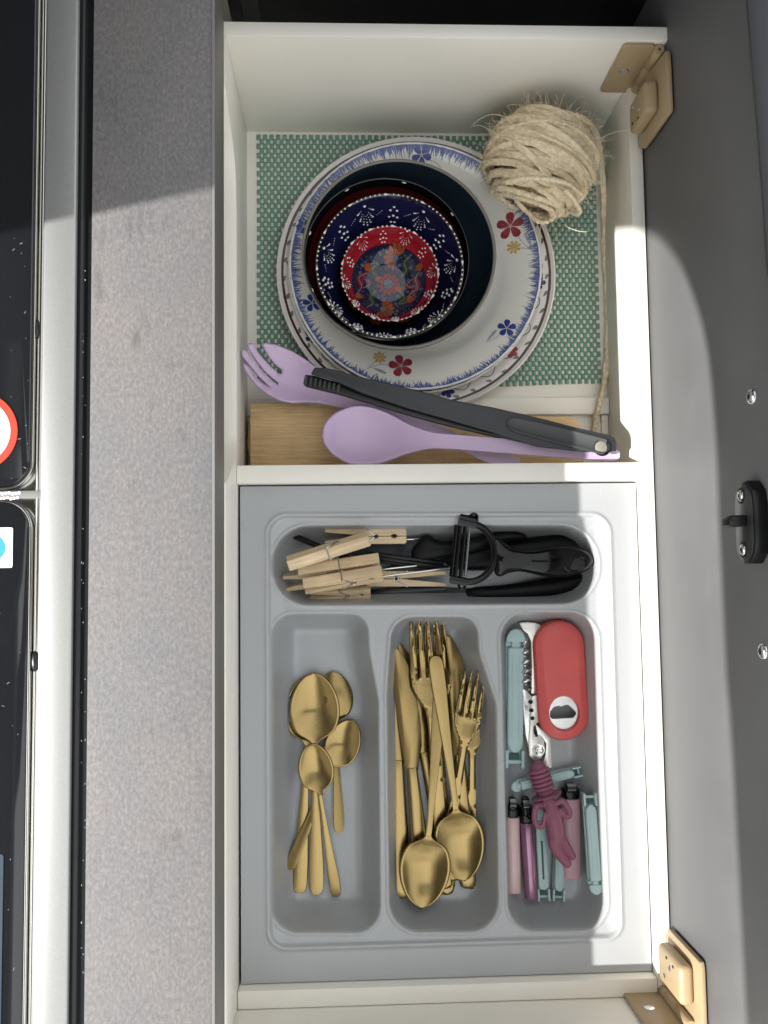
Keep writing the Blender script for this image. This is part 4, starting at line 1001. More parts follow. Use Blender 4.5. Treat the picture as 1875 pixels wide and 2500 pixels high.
def hinge(label, sy, y_in, plate, case, leafx, loc):   # sy: +1 at the far wall, -1 at the near one
    h = thing('hinge', label, 'hinge', loc, 'tan plastic hinges between front panel and end walls')
    MB().prism(plate, 251.6, 255.6, TOW).build('panel_leaf', m_tan, h, bevel=.9)
    c = MB().prism([(case[0], case[2]), (case[1], case[2]), (case[1], case[3]), (case[0], case[3])], 240.5, 251.5, TOW)
    cs = c.build('cover', m_tan, h, bevel=4.2, seg=4)
    ym = (case[0] + case[1]) / 2
    zs_ = (case[2] + case[3]) / 2
    for dy, dz in ((5.5, -11), (-4.5, 4)) if sy > 0 else ((5, -9), (-5, 3)):
        screw(cs, (240.6, ym + dy * sy * (1 if sy > 0 else 1), zs_ + dz), (-1, 0, 0), 2.5, .7)
    for dy, dz in ((-7, -12), (-9.5, 2)) if sy > 0 else ((10, -3), (9, 11)):
        MB().ball((240.45, ym + dy, zs_ + dz), (.5, 1.1, 1.9), 10, 6).build('slot', m_hole, cs)
    yl0, yl1 = (y_in - 3.6, y_in - .3) if sy > 0 else (y_in + .3, y_in + 3.6)
    x0, x1 = leafx
    z0, z1 = (-72, -2.5)
    b = MB(); TL = Matrix(((1, 0, 0, 0), (0, 0, 1, 0), (0, 1, 0, 0), (0, 0, 0, 1)))
    b.prism(rrect(x0, x1, z0, z1, 3.5, 5), yl0, yl1, TL); lf = b.build('wall_leaf', m_tan, h, bevel=.8)
    screw(lf, ((x0 + x1) / 2 - 2, yl0 if sy > 0 else yl1, (z0 + z1) / 2 - 1), (0, -sy, 0), 4.2, .5)
    yb = y_in - 4.6 if sy > 0 else y_in + 4.6
    for a, e in ((-74, -52.5), (-52, -28.5), (-28, -4)):
        MB().lathe([(0, a), (3.9, a), (4.3, a + .6), (4.3, e - .6), (3.9, e), (0, e)], (x1 + 3.3, yb, 0), 24).build('knuckle', m_tan, h, angle=40)
    MB().lathe([(0, -3.9), (1.1, -3.9), (1.1, -4.4)], (x1 + 3.3, yb, 0), 12).build('pin', m_hole, h)
    return h
npl = [(355.5, 10.2), (355.5, -52), (361, -62.6), (411, -62.6), (411, -40), (405, 8), (398, 9.3)]
hinge('tan hinge at the far end wall, above the twine ball', 1, YN, npl, (365.5, 392, -51, -9), (222.6, 248.2), (250, 400, -70))
spl = [(-279, 8.5), (-284, 10), (-330, 10), (-330, -40), (-329, -62.4), (-285, -62.4), (-279, -55)]
hinge('tan hinge at the near end wall, sunlit in the bottom right corner', -1, YsS, spl[::-1], (-315, -286, -50, -2), (216.8, 245.5), (250, -320, -70))

st = thing('striker', 'black plastic latch striker with short hook on the grey front panel', 'latch', (254, 31, 122))
ol = [(6, 118), (12, 109.5), (20, 108.5), (44, 108.5), (51, 110.5), (57, 119), (57.5, 127), (51, 134.5), (44, 136.5), (20, 136.5), (12, 134.5), (6, 127)]
k0 = [((y - 32) * 1.07 + 32, (z - 122) * 1.13 + 122) for y, z in ol]
MB().prism(ol, 248.2, 256.6, TOW).build('base', m_black, st, bevel=.8)
MB().prism([((y - 32) * .93 + 32, (z - 122) * .88 + 121.6) for y, z in ol], 247.6, 248.15, TOW).build('face_plate', mat('black_sheen', (.020, .021, .022), .28, spec=.6), st, bevel=.2)
MB().box(236.5, 247.5, 29, 36, 113.5, 128).build('hook', m_black, st, bevel=1.8, seg=3)
for y in (48.6, 14.8):
    MB().prism([(y + 5 * math.cos(k * .2618), 119.5 + 5.2 * math.sin(k * .2618)) for k in range(24)], 247.3, 247.55, TOW).build('countersink', m_hole, st)
    screw(st, (247.3, y, 119.5), (-1, 0, 0), 3.6, 1.2)
for (y, z), lb in (((111, 121.4), 'zinc screw head on grey front panel, beside the mat'), ((-48, 122.3), 'zinc screw head on grey front panel, beside the cutlery tray')):
    sc_o = thing('screw', lb, 'screw', (256.8, y, z), 'screws in the grey front panel')
    screw(sc_o, (256.6, y, z), (-1, 0, 0), 5.2, 2.6, 'head')

# ------------------------------------------------------------------ clothes pegs
m_peg = wood('beech', (.56, .415, .24), (.76, .60, .395), .9, .6)
m_wire = mat('peg_wire', (.55, .54, .52), .25, metal=1)
def half_prof(s):                             # x along the peg, jaw at 0; s = +1 upper half
    inn = [(0, .3), (2, .2), (8, .2), (9.2, 1.4), (11, 2.0), (12.8, 1.4), (14, .2), (24.4, .2), (25.4, 1.3), (27, 1.7), (28.6, 1.3), (29.6, .2), (33, .3), (72, 3.9)]
    return [(x, s * z) for x, z in inn] + [(72, s * 6.9), (38, s * 7.0), (37.4, s * 6.3), (36.2, s * 6.3), (35.6, s * 7.0), (1.5, s * 7.0), (0, s * 5.5)]
TXZ = Matrix(((1, 0, 0, 0), (0, 0, 1, 0), (0, 1, 0, 0), (0, 0, 0, 1)))
def make_peg(openness=0):
    o = thing('clothes_peg', 'x', 'peg', local=True)
    for s in (1, -1):
        b = MB().prism(half_prof(s)[::s], -4.7, 4.7, TXZ)
        if openness: b.xf(Matrix.Translation((27, 0, 0)) @ Matrix.Rotation(s * openness, 4, 'Y') @ Matrix.Translation((-27, 0, 0)))
        b.build('wooden_half', m_peg, o, bevel=.5, seg=1)
    w = MB()
    for sy in (1, -1):
        y = 5.35 * sy
        w.tube([(27 + 2 * math.cos(a), y - sy * .9 + sy * .12 * a, 2 * math.sin(a)) for a in [k * .5 for k in range(0, 17)]], .55, 6)
        for sz in (1, -1): w.tube([(27 + 1.8, y, sz * .8), (31, y, sz * 3.4), (35.4, y, sz * 6.2), (36.8, y * .98, sz * 6.9)], .55, 6)
    for sz in (1, -1): w.tube([(36.8, -5.3, sz * 6.9), (36.8, 5.3, sz * 6.9)], .6, 6)
    w.build('spring', m_wire, o)
    return o
peg0 = None
def peg(pa, za, pb, zb, label, roll=0, jaw='b', op=0):
    global peg0
    if op: o = make_peg(op)
    elif peg0 is None: o = peg0 = make_peg()
    else: o = copy_tree(peg0)
    o['label'] = label; o['group'] = 'wooden pegs heaped in the tray'
    if jaw == 'b': pa, za, pb, zb = pb, zb, pa, za
    A, B = P(*pa, za), P(*pb, zb); place(o, A, B - A)
    o.matrix_world = o.matrix_world @ Matrix.Rotation(roll, 4, 'X') @ Matrix.Scale((B - A).length / 72.0, 4)
    return o
ZP = FL
peg((703, 1376), ZP + 39, (901, 1314), ZP + 42, 'wooden peg on top of the heap, nearest the far side', -.38)
peg((728, 1395), ZP + 25, (926, 1366), ZP + 28, 'wooden peg with grey stain on its jaw, second in the heap', -.2, 'a')
peg((742, 1432), ZP + 33, (934, 1399), ZP + 36, 'wooden peg in front, lying over two other pegs', .55)
peg((693, 1423), ZP + 15, (893, 1400), ZP + 18, 'wooden peg at far left whose wide end touches the wall', 1.35, 'b')
peg((756, 1452), ZP + 16, (905, 1446), ZP + 18, 'wooden peg lowest in the front of the heap', .9)
peg((893, 1413), ZP + 14, (1088, 1413), ZP + 14, 'wooden peg lying on its side, legs spread towards the peeler', math.pi / 2, 'a', .0)
peg((794, 1309), ZP + 20, (992, 1307), ZP + 22, 'wooden peg behind the heap along the far wall', 1.4, 'b')

# ------------------------------------------------------------------ knives, sticks and peeler in the back compartment
m_blade = mat('dark_steel', (.030, .032, .036), .22, metal=.7, rvar=.08, vscale=60)
m_edge = mat('bright_steel', (.62, .62, .60), .22, metal=1)
m_grip = mat('soft_black_grip', (.004, .0042, .0048), .42, spec=.18, bump=.08, bscale=1600)
def outline_loft(b, up_, dn_, z, th, n=12):   # smooth handle between two pixel outlines
    rings = []
    for i, (u, d_) in enumerate(zip(up_, dn_)):
        zz = z[i] if hasattr(z, '__len__') else z; t_ = th[i] if hasattr(th, '__len__') else th
        U, D_ = P(*u, zz), P(*d_, zz); c_ = (U + D_) / 2; h = (U - D_) / 2
        rings.append([c_ + h * math.cos(a) + Vector((0, 0, t_ / 2 * math.copysign(abs(math.sin(a)) ** .8, math.sin(a)))) for a in [2 * math.pi * k / n for k in range(n)]])
    m = [[None] * n for _ in range((len(rings) - 1) * 5 + 1)]
    for k in range(n):
        for i, q in enumerate(catmull([r[k] for r in rings], 5)): m[i][k] = q
    b.loft(m); return b
def kknife(label, loc, bl, zb_, edge, up_, dn_, zh, th):
    o = thing('kitchen_knife', label, 'knife', loc, 'black kitchen knives in the back of the tray')
    pts = [P(x, y, zb_) for x, y in bl]
    MB().prism([(p.x, p.y) for p in pts][::-1], zb_ - 1.6, zb_).build('blade', m_blade, o, bevel=.3, seg=1)
    if edge: MB().tube([P(x, y, zb_ + .2) for x, y in edge], .55, 6).build('cutting_edge', m_edge, o)
    b = outline_loft(MB(), up_, dn_, zh, th); b.build('handle', m_grip, o, angle=60)
    return o
kknife('black knife with angular shoulder between pegs and peeler', P(1050, 1335, ZP + 6), [(842, 1332), (906, 1322), (1024, 1316), (1040, 1320), (1040, 1368), (1010, 1372), (900, 1362), (842, 1350)], ZP + 13, [(905, 1321.5), (960, 1318), (1023, 1315.5)],
       [(1010, 1335), (1030, 1312), (1046, 1306), (1062, 1316), (1085, 1320), (1150, 1312), (1205, 1299), (1250, 1296), (1278, 1303), (1287, 1311)], [(1004, 1350), (1008, 1366), (1030, 1372), (1060, 1368), (1085, 1362), (1150, 1352), (1205, 1332), (1250, 1322), (1278, 1318), (1288, 1314)], ZP + 15, [4, 9, 11, 12, 13, 14, 14, 13, 10, 3])
kknife('black knife with thick handle behind the peeler', P(1300, 1335, ZP + 2), [(940, 1385), (1110, 1345), (1110, 1372), (940, 1392)], ZP + 4, [(945, 1392), (1018, 1381)],
       [(1090, 1345), (1130, 1335), (1200, 1325), (1290, 1312), (1360, 1303), (1410, 1307), (1436, 1322), (1442, 1340)], [(1090, 1380), (1130, 1392), (1200, 1392), (1290, 1382), (1360, 1372), (1410, 1366), (1434, 1356), (1443, 1345)], ZP + 8, [6, 12, 14, 16, 16, 15, 12, 4])
kknife('black knife nearest the front with long curved handle', P(1280, 1440, ZP), [(790, 1462), (840, 1458), (950, 1441), (1090, 1434), (1150, 1436), (1150, 1462), (1000, 1467), (880, 1468), (820, 1466)], ZP + 6, None,
       [(1140, 1438), (1165, 1432), (1220, 1428), (1290, 1418), (1360, 1406), (1410, 1400), (1430, 1403), (1437, 1414)], [(1140, 1462), (1165, 1464), (1220, 1464), (1290, 1461), (1360, 1453), (1410, 1439), (1430, 1428), (1438, 1418)], ZP + 9, [8, 12, 14, 15, 15, 13, 9, 3])
m_silver = mat('scraped_silver', (.30, .30, .29), .3, metal=1)
bd = MB().prism([(p.x, p.y) for p in [P(x, y, ZP + 6.2) for x, y in ((905, 1440), (1086, 1428), (1088, 1441), (905, 1452))]][::-1], ZP + 6.1, ZP + 7.4)
tag(bd.build('knife_guard', m_blade, None, bevel=.3, org=P(1000, 1440, ZP + 6)), 'dark flat blade guard on the front black knife', 'blade guard')
def stick(pa, za, pb, zb, r, m, name, label, cat, grp=None, tip=True):
    A, B = P(*pa, za), P(*pb, zb); d = (B - A)
    b = MB().tube([A, A + d * .01, A + d * .98, B], [r * .8, r, r, r * .3 if tip else r], 10)
    return tag(b.build(name, m, None, angle=50, org=(A + B) / 2), label, cat, grp)
stick((699, 1301), ZP + 16, (880, 1376), ZP + 9, 2.6, m_black, 'drinking_straw', 'glossy black straw sticking out at the far left corner', 'straw', None, False)
for i, (a, za, b_, zb_) in enumerate((((905, 1360), 20, (1098, 1387), 16), ((900, 1352), 19, (1086, 1375), 17), ((910, 1368), 18, (1075, 1389), 13))):
    stick(a, ZP + za, b_, ZP + zb_, 1.9, m_black, 'skewer', ('thick black stick, lowest of three under the peeler', 'thick black stick, uppermost of three beside the pegs', 'thick black stick, nearest the spread peg')[i], 'stick', 'black sticks beside the pegs')
stick((928, 1408), ZP + 22, (1120, 1384), ZP + 20, .8, m_edge, 'skewer', 'thin steel skewer above the spread peg, the longer one', 'skewer', 'steel skewers')
stick((912, 1392), ZP + 20, (1019, 1381), ZP + 22, .8, m_edge, 'skewer', 'thin steel skewer beside the black sticks, the shorter one', 'skewer', 'steel skewers')

pl = thing('peeler', 'glossy black Y-shaped peeler lying over the knives', 'peeler', P(1250, 1370, ZP + 30))
m_gloss = mat('glossy_black_plastic', (.0025, .0027, .0032), .12, spec=.3, coat=0, rvar=.05, vscale=90)
def Q(x, y, z): return P(1040 + x / 3.607, 1230 + y / 3.607, z)
zh = ZP + 34
up_ = [(575, 330), (610, 285), (660, 318), (760, 378), (850, 398), (960, 392), (1080, 367), (1200, 357), (1330, 374), (1430, 418), (1474, 480), (1480, 505)]
dn_ = [(585, 470), (600, 600), (650, 640), (730, 610), (830, 597), (950, 620), (1080, 645), (1200, 648), (1300, 634), (1410, 592), (1466, 535), (1482, 512)]
cv = lambda L_: [(1040 + x / 3.607, 1230 + y / 3.607) for x, y in L_]
b = outline_loft(MB(), cv(up_), cv(dn_), [zh + 3, zh + 3, zh + 3, zh + 2, zh + 1, zh, zh - 1, zh - 2, zh - 3, zh - 4, zh - 5, zh - 5], [7, 8, 10, 13, 15, 17, 18, 17, 15, 11, 7, 2], 18)
b.build('handle', m_gloss, pl, angle=80)
ec = Q(1316, 528, zh + 4.6)
MB().tube([ec + Vector((9.6 * math.cos(a), 6.3 * math.sin(a) + .9 * math.cos(a), -.6 * math.cos(a) - .5 * abs(math.sin(a)))) for a in [k * .2094 for k in range(30)]], 1.1, 8, closed=True).build('eye_rim', m_gloss, pl)
MB().ball(ec + Vector((0, 0, -.6)), (9.4, 6.1, 1.3), 24, 8).build('eye_hole', mat('eye_black', (.002, .002, .002), .5), pl)
fr_ = [Q(x, y, zh + 6) for x, y in ((300, 150), (400, 168), (500, 215), (565, 290), (598, 390), (600, 480), (570, 570), (510, 640), (420, 682), (310, 684), (225, 672))]
MB().tube(catmull(fr_, 6), 2.4, 10, sx=1.25, sy=1.1).build('yoke', m_gloss, pl)
MB().tube([Q(292, 135, zh + 8), Q(440, 168, zh + 7)], 3.4, 10, sx=1.6).build('upper_pivot', m_gloss, pl)
MB().tube([Q(212, 660, zh + 7), Q(360, 690, zh + 6)], 2.6, 10, sx=1.4).build('lower_pivot', m_gloss, pl)
for x0, x1 in ((268, 222), (300, 258), (345, 305), (385, 345)):
    MB().tube([Q(x0, 190, zh + 8), Q(x1, 640, zh + 7)], 1.15 if x0 != 385 else .8, 8, sx=1.5).build('swivel_bar', m_gloss if x0 != 385 else mat('blade_steel', (.20, .21, .22), .2, metal=1), pl)
MB().tube(catmull([Q(x, y, zh + 9) for x, y in ((378, 150), (392, 105), (420, 88), (446, 102), (450, 130), (440, 172))], 6), 1.25, 8).build('eye_remover', m_gloss, pl)
MB().ball(Q(800, 500, zh + 9.6), (12, 6.4, .5), 20, 6).build('grip_texture', mat('stippled_grip', (.02, .021, .022), .5, bump=1, bscale=1600), pl)
MB().tube(catmull([Q(x, y, zh + 4) for x, y in ((285, 690), (292, 730), (310, 748), (340, 735), (352, 700))], 5), 1.1, 8).build('tail_loop', m_gloss, pl)

# ------------------------------------------------------------------ bottle opener and corkscrew
m_red = mat('coral_red_plastic', (.60, .095, .088), .38, spec=.45, var=.05, vscale=60, bump=.08, bscale=1500)
zo = FL + 10
op = thing('bottle_opener', 'rounded red plastic opener with steel bottle cap plate at its end', 'opener', P(1365, 1650, FL))
A, B = P(1357, 1513, zo), P(1375, 1805, zo); ax_ = (B - A).normalized(); L_ = (B - A).length; W_ = (P(1429, 1680, zo) - P(1304, 1680, zo)).length / 2
sd = Vector((-ax_.y, ax_.x, 0)); MO = Matrix((ax_, sd, Vector((0, 0, 1)))).transposed().to_4x4(); MO.translation = A
def stad(r, e, n=16): return [(W_ + r * math.cos(a) + (L_ - 2 * W_ if math.cos(a) > 0 else 0), r * math.sin(a)) for a in [2 * math.pi * (k + .5) / (4 * n) for k in range(4 * n)]]
hole_c = (B - ax_ * (P(1375, 1805, zo) - P(1372, 1737, zo)).length) - A; hx_ = hole_c.dot(ax_); hy_ = hole_c.dot(sd); hr = W_ * .60
rings = []
for r, z in ((W_ * .93, -9), (W_, -7), (W_, 4), (W_ * .985, 6.2), (W_ * .93, 8.4), (W_ * .72, 10.6)): rings.append([(p[0], p[1], z) for p in stad(r, 0)])
inn = [(hx_ + hr * 1.12 * math.cos(a), hy_ + hr * math.sin(a)) for a in [2 * math.pi * (k + .5) / 64 for k in range(64)]]
def top_z(x, y): return 10.8 - .0016 * (y + 3) ** 2
n = 64
for f in (.33, .66, 1.0):
    rings.append([(q[0] + (p[0] - q[0]) * f, q[1] + (p[1] - q[1]) * f, 10.6 + .9 * math.sin(f * 1.57)) for p, q in zip(inn, stad(W_ * .72, 0))])
for k_, z in ((.985, 10.8), (.93, 8), (.93, 2)): rings.append([((p[0] - hx_) * k_ + hx_, (p[1] - hy_) * k_ + hy_, z) for p in inn])
b = MB(); b.loft([[MO @ Vector(p) for p in r] for r in rings], cap=False); b.build('body', m_red, op, angle=28)
pi_ = [((p[0] - hx_) * .935 + hx_, (p[1] - hy_) * .935 + hy_) for p in inn]
cut = [(-.48, -.62), (-.55, -.28), (-.47, -.1), (-.55, .08), (-.58, .34), (-.5, .46), (-.06, .86), (.1, .84), (.3, .64), (.3, -.78), (.12, -.92), (-.2, -.88)]
cpt = []
for k in range(64):
    a = 2 * math.pi * (k + .5) / 64; d = Vector((math.cos(a), math.sin(a), 0)); best = .3
    for i in range(len(cut)):
        p, q = cut[i], cut[(i + 1) % len(cut)]; den = d.x * (q[1] - p[1]) - d.y * (q[0] - p[0])
        if abs(den) < 1e-9: continue
        t = (p[0] * (q[1] - p[1]) - p[1] * (q[0] - p[0])) / den; u = (p[0] * d.y - p[1] * d.x) / den
        if t > 0 and -1e-6 <= u <= 1 + 1e-6: best = t
    cpt.append((hx_ + d.x * best * hr * .95 + 1.0, hy_ + d.y * best * hr * .95))
MB().ringprism(pi_, cpt, 5.0, 6.6, MO).build('cap_plate', mat('worn_steel', (.72, .71, .69), .28, metal=.9, var=.08, vscale=160), op, bevel=.3, seg=1)
MB().tube([MO @ Vector((p[0], p[1], 10.9)) for p in [((q[0] - hx_) * 1.03 + hx_, (q[1] - hy_) * 1.03 + hy_) for q in inn]], .7, 8, closed=True).build('hole_lip', m_red, op)

m_chr = mat('satin_chrome', (.70, .69, .66), .24, metal=1, var=.06, vscale=200, rvar=.08)
m_wht = mat('pale_satin_steel', (.74, .72, .67), .33, metal=.8)
zc_ = FL + 9
cs = thing('corkscrew', 'silver waiter corkscrew half hidden behind the red opener', 'corkscrew', P(1300, 1700, FL))
def pr(pts, z0, z1, m, nm, bv=.6): 
    q = [P(x, y, z1) for x, y in pts]; return MB().prism([(p.x, p.y) for p in q][::-1], z0, z1).build(nm, m, cs, bevel=bv)
def R5(L_): return [(1200 + x / 4.88, 1480 + y / 4.88) for x, y in L_]
pr(R5([(330, 215), (345, 195), (420, 188), (520, 196), (590, 225), (560, 420), (530, 700), (520, 1050), (470, 1040), (480, 700), (470, 420), (430, 330), (380, 290)]), zc_ - 4, zc_ + 3, m_wht, 'lever')
hl = []
for i in range(150):
    t = i / 149; a = t * 5.2 * 2 * math.pi; c0 = Vector(R5([(398 + 12 * t, 400 + 590 * t)])[0] + (0,)); p = P(c0.x, c0.y, zc_ + 2)
    r_ = 4.2 * (.35 + .65 * min(1, t * 3)); hl.append(p + Vector((r_ * math.cos(a), 0, r_ * math.sin(a))))
MB().tube(hl, 1.25, 8).build('worm', m_chr, cs)
pr(R5([(365, 985), (420, 1000), (470, 1060), (500, 1080), (520, 1380), (470, 1640), (475, 1790), (440, 1700), (400, 1540), (370, 1200)]), zc_ - 5, zc_ + 5, m_chr, 'spine', 1.0)
pr(R5([(475, 1080), (540, 1060), (560, 1380), (505, 1430), (500, 1500), (530, 1560), (590, 1545), (625, 1600), (640, 1720), (600, 1800), (520, 1860), (450, 1780), (440, 1640), (460, 1400)]), zc_ - 2, zc_ + 6.4, m_wht, 'body_plate', .5)
pr(R5([(520, 1400), (700, 1560), (720, 1925), (660, 1935), (600, 1890), (640, 1780), (650, 1640), (600, 1560), (560, 1570)]), zc_ - 3, zc_ + 4.6, m_wht, 'boot_plate', .5)
rc = P(1200 + 560 / 4.88, 1480 + 1715 / 4.88, zc_ + 6.5)
MB().lathe([(0, .7), (1.0, .9), (1.3, .35), (3.6, .35), (4.3, .9), (5.0, .9), (5.3, 0), (5.3, -1)], rc, 32).build('rivet', m_chr, cs, angle=40)
for k in range(5):
    a = k * 1.257 + .3; c_ = rc + Vector((2.5 * math.cos(a), 2.5 * math.sin(a), .36))
    MB().prism([(c_.x + (.75 if j % 2 else .32) * math.cos(j * .6283), c_.y + (.75 if j % 2 else .32) * math.sin(j * .6283)) for j in range(10)], c_.z, c_.z + .12).build('star_mark', m_hole, cs)
for x, y in ((470, 1140), (478, 1240), (488, 1335)):
    p = P(1200 + x / 4.88, 1480 + y / 4.88, zc_ + 6.3); MB().lathe([(0, .35), (1.6, .35), (1.8, 0)], p, 16).build('pin_hole', m_hole, cs)

# ------------------------------------------------------------------ bag clips
m_clip = mat('pale_teal_plastic', (.38, .52, .515), .38, spec=.45, sss=0, var=.03, vscale=50)
m_clipd = mat('clip_gap', (.03, .075, .075), .6)
def make_clip(slot=False):                    # x along the clip: latch tab at 0, hinge end at 1 (scaled to 110)
    o = thing('bag_clip', 'x', 'clip', local=True)
    bar = MB().prism(rrect(15, 97, -6.6, 6.6, 6.4, 6) if slot else [(15, -6.4), (90, -6.4), (95, -5), (98, -1.8), (98, 1.8), (95, 5), (90, 6.4), (15, 6.4)], 3, 9.5)
    bar.build('upper_bar', m_clip, o, bevel=1.8, seg=3)
    MB().box(12, 104, -7.4, 7.4, 0, 3.2).build('lower_bar', m_clip, o, bevel=1.0)
    for s in (-1, 1): MB().box(96, 110, s * 6.4 - 1.3, s * 6.4 + 1.3, 0, 8.5).build('hinge_lug', m_clip, o, bevel=.6)
    MB().tube([(105.5, -7, 4.4), (105.5, 7, 4.4)], 1.7, 10).build('hinge_pin', m_clip, o)
    MB().box(99, 104, -4, 4, 2, 5).build('gap', m_clipd, o)
    MB().prism([(10.8, -7.6)] + [(10.8 - 10.4 * math.cos(a), 7.9 * math.sin(a)) for a in [-1.35 + k * .27 for k in range(11)]] + [(10.8, 7.6)], 5.2, 8.4).build('latch_tab', m_clip, o, bevel=.7)
    MB().box(9.5, 17, -3.4, 3.4, 4, 7.4).build('latch_neck', m_clip, o, bevel=.5)
    MB().box(10.5, 14.6, -7.8, 7.8, .2, 5.4).build('latch_wall', m_clip, o, bevel=.5)
    if slot: MB().prism(rrect(38, 84, -1.2, 1.2, 1.1, 5), 9.3, 9.62).build('slot', m_clipd, o)
    else:
        for s in (-1, 1): MB().tube([(22, 2.6 * s, 9.5), (88, 2.6 * s, 9.5)], .35, 6).build('rib', m_clip, o)
    return o
clip0 = make_clip()
def clip(pa, za, pb, zb, label, o=None, roll=0):
    o = o or copy_tree(clip0); o['label'] = label; o['group'] = 'pale teal bag clips'
    A, B = P(*pa, za), P(*pb, zb); place(o, A, B - A); k = (B - A).length / 110
    o.matrix_world = o.matrix_world @ Matrix.Rotation(roll, 4, 'X') @ Matrix.Diagonal((k, min(k, 1.12), 1, 1)); return o
clip((1256, 1533), FL + 5, (1253, 1871), FL + 4, 'long teal clip standing at the left beside the corkscrew', clip0)
clip((1243, 1919), FL + 7, (1415, 1878), FL + 6, 'teal clip lying crosswise under the purple stopper')
clip((1451, 2178), FL + 22, (1434, 1932), FL + 20, 'teal clip at the right wall, latch tab towards the front')
clip((1366, 1975), FL + 2, (1359, 2194), FL + 4, 'teal clip with ribbed bar between slotted clip and pink lighter')
clip((1313, 1968), FL + 3, (1324, 2193), FL + 5, 'teal clip with a long dark slot, beside the purple lighter', make_clip(True))

# ------------------------------------------------------------------ lighters
def lighter(label, bot, top, cap, w, th, z, m, mirror=False):
    A, T, C_ = P(*bot, z), P(*top, z), P(*cap, z); ax_ = (T - A).normalized(); s_ = Vector((-ax_.y, ax_.x, 0)); M_ = Matrix((ax_, s_, Vector((0, 0, 1)))).transposed().to_4x4(); M_.translation = A
    o = thing('lighter', label, 'lighter', A - Vector((0, 0, th)), 'disposable lighters in the right compartment'); L_ = (T - A).length; Lc = (C_ - A).length
    TX = Matrix(((0, 0, 1, 0), (1, 0, 0, 0), (0, 1, 0, 0), (0, 0, 0, 1)))
    ov = [(w * math.copysign(abs(math.cos(a)) ** .75, math.cos(a)), th * math.copysign(abs(math.sin(a)) ** .75, math.sin(a))) for a in [2 * math.pi * k / 32 for k in range(32)]]
    MB().prism(ov, 0, L_, M_ @ TX).build('body', m, o, bevel=.7, angle=50)
    MB().prism([(x * .93, y * .9) for x, y in ov], L_ + .1, L_ + (Lc - L_) * .62, M_ @ TX).build('guard', m_gloss, o, bevel=.8)
    MB().box(L_ + (Lc - L_) * .3, Lc - 1.5, -w * .55, w * .5, -th * .7, th * .55, M_).build('hood', m_gloss, o, bevel=1.5)
    b = MB(); n_ = 40
    b.prism([((1 if k % 2 else .86) * 3.9 * math.cos(2 * math.pi * k / n_), (1 if k % 2 else .86) * 3.9 * math.sin(2 * math.pi * k / n_)) for k in range(n_)], -w * .42, w * .42)
    b.xf(M_ @ Matrix.Translation((L_ + (Lc - L_) * .66, 0, th * .45)) @ Matrix.Rotation(math.pi / 2, 4, 'X')); b.build('spark_wheel', mat('spark_steel', (.14, .14, .14), .3, metal=1), o)
    MB().box(L_ + 1, L_ + 7, -w * .62, w * .62, th * .86, th * 1.02, M_).build('gas_button', m_gloss, o, bevel=.5)
    return o
m_l1 = mat('pearl_pink', (.58, .37, .44), .25, spec=.6, coat=.3, var=.16, vscale=110, col2=(.62, .46, .38))
m_l2 = mat('metallic_plum', (.32, .165, .25), .18, metal=.6, var=.12, vscale=60)
m_l3 = mat('dusty_mauve', (.46, .275, .31), .34, spec=.5, var=.04, vscale=30)
kz = (CAM_H - FL - 10) / FPX
lighter('pearl pink lighter nearest the left wall, black top up', (1255, 2177), (1251, 1993), (1247, 1942), 16.5 * kz, 6.5, FL + 8, m_l1)
lighter('plum metallic lighter, second from the left', (1297, 2191), (1285, 2006), (1281, 1940), 17 * kz, 7, FL + 9, m_l2)
lighter('wide dusty mauve lighter under the purple stopper', (1393, 2141), (1392, 1948), (1400, 1908), 24 * kz, 7, FL + 8, m_l3)

# ------------------------------------------------------------------ bottle stopper shaped like a little diver
m_pur = mat('plum_silicone', (.235, .075, .125), .40, spec=.4, sss=0, var=.04, vscale=60, bump=.05, bscale=1500)
zs_ = FL + 24
def T5(x, y, z): return P(1200 + x / 4.88, 1840 + y / 4.88, z)
bs = thing('bottle_stopper', 'plum silicone bottle stopper shaped as a headfirst diver with ribbed plug', 'stopper', T5(700, 700, zs_ - 12))
a0, a1 = T5(545, 150, zs_), T5(655, 505, zs_ + 2); da = (a1 - a0); Lp = da.length; da.normalize()
MP = Matrix((da.orthogonal().normalized(), da.cross(da.orthogonal().normalized()), da)).transposed().to_4x4(); MP.translation = a0
prof = [(0, -4.0), (3.6, -3.5), (6.0, -1.2), (6.8, 3)]
for i in range(5):
    t = Lp * (.14 + .145 * i); prof += [(6.9, t - 1.9), (8.6, t - 1.1), (9.1, t), (8.6, t + 1.1), (7.0, t + 1.9)]
prof += [(6.8, Lp * .84), (7.0, Lp * .93)]
MB().lathe(prof + [(0, Lp * .93)], n=36, M=MP).build('ribbed_plug', m_pur, bs, angle=75)
MB().lathe([(0, Lp * .93), (10, Lp * .935), (12.4, Lp * .95), (13.1, Lp * .98), (12.4, Lp * 1.015), (9, Lp * 1.03), (0, Lp * 1.03)], n=48, M=MP).build('flange', m_pur, bs, angle=60)
fg = MB()
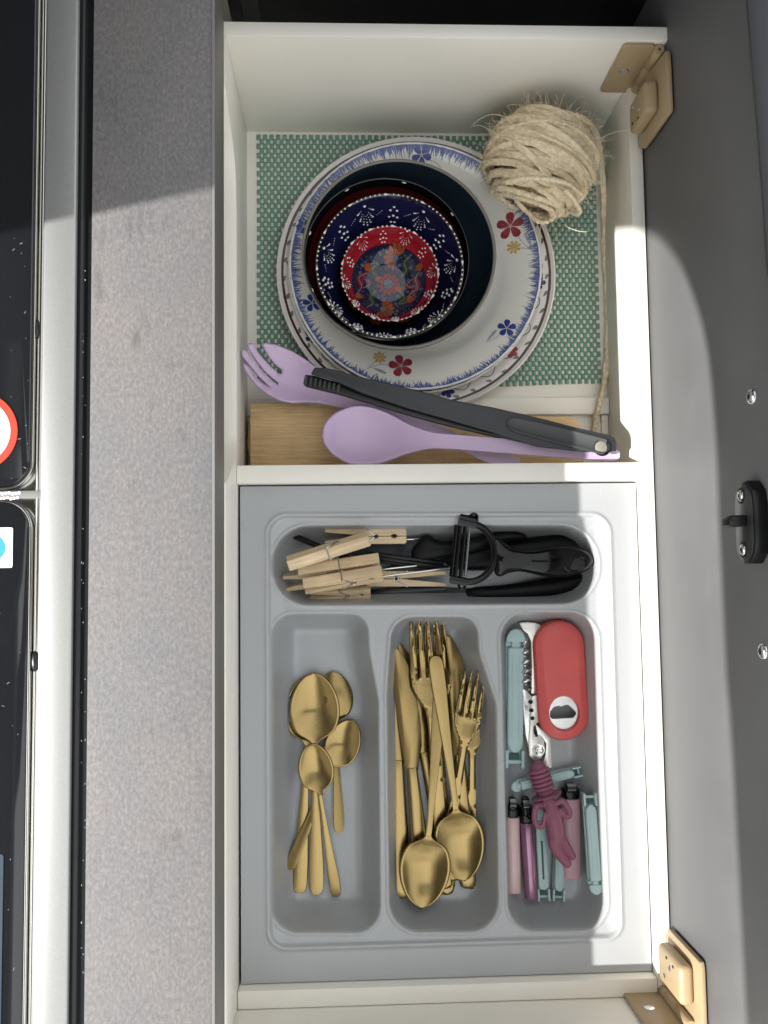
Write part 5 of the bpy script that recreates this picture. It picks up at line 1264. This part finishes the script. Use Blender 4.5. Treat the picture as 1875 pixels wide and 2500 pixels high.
def limb(*pts, k=5):
    q = catmull([p for p, r in pts], k); rr = [v.x for v in catmull([Vector((r, 0, 0)) for p, r in pts], k)]
    fg.tube(q, rr, 14)
    for p, r in (pts[0], pts[-1]): fg.ball(p, r, 14, 10)
hip = T5(770, 960, zs_ + 3)
limb((T5(668, 545, zs_ + 2), 5.2), (T5(700, 640, zs_ + 3), 6.0), (T5(728, 740, zs_ + 4), 6.9), (T5(755, 850, zs_ + 4), 7.6), (hip, 7.4), (T5(778, 1010, zs_ + 3), 6.4))
limb((T5(620, 600, zs_ + 3), 2.8), (T5(540, 620, zs_ + 6), 2.6), (T5(515, 690, zs_ + 7), 2.5), (T5(515, 790, zs_ + 7), 2.5), (T5(550, 862, zs_ + 7), 2.4), (T5(605, 862, zs_ + 7), 2.2), (T5(628, 790, zs_ + 8), 2.0), (T5(640, 720, zs_ + 8), 1.8))
limb((T5(770, 590, zs_ + 4), 2.8), (T5(840, 560, zs_ + 5), 2.6), (T5(890, 620, zs_ + 5), 2.5), (T5(932, 700, zs_ + 5), 2.4), (T5(915, 752, zs_ + 5), 2.3), (T5(868, 735, zs_ + 6), 2.1), (T5(820, 670, zs_ + 7), 1.8))
limb((T5(755, 985, zs_ + 3), 5.6), (T5(745, 1060, zs_ + 4), 5.2), (T5(765, 1130, zs_ + 4), 4.9), (T5(815, 1200, zs_ + 3), 4.7), (T5(860, 1255, zs_ + 3), 4.3), (T5(898, 1305, zs_ + 3), 4.0))
limb((T5(800, 980, zs_ + 2), 5.2), (T5(832, 1030, zs_ + 2), 4.7), (T5(880, 1100, zs_ + 1), 4.2), (T5(930, 1175, zs_), 3.7), (T5(962, 1222, zs_), 3.2))
for i in range(4): fg.ball(T5(918 - i * 12, 1300 + i * 8, zs_ + 5.5), (1.3, 1.3, 1.2), 8, 6)
fo_ = fg.build('diver_figure', m_pur, bs)
rm = fo_.modifiers.new('fuse', 'REMESH'); rm.mode = 'VOXEL'; rm.voxel_size = .55 * S; rm.use_smooth_shade = True
sm = fo_.modifiers.new('soften', 'SMOOTH'); sm.factor = .5; sm.iterations = 8
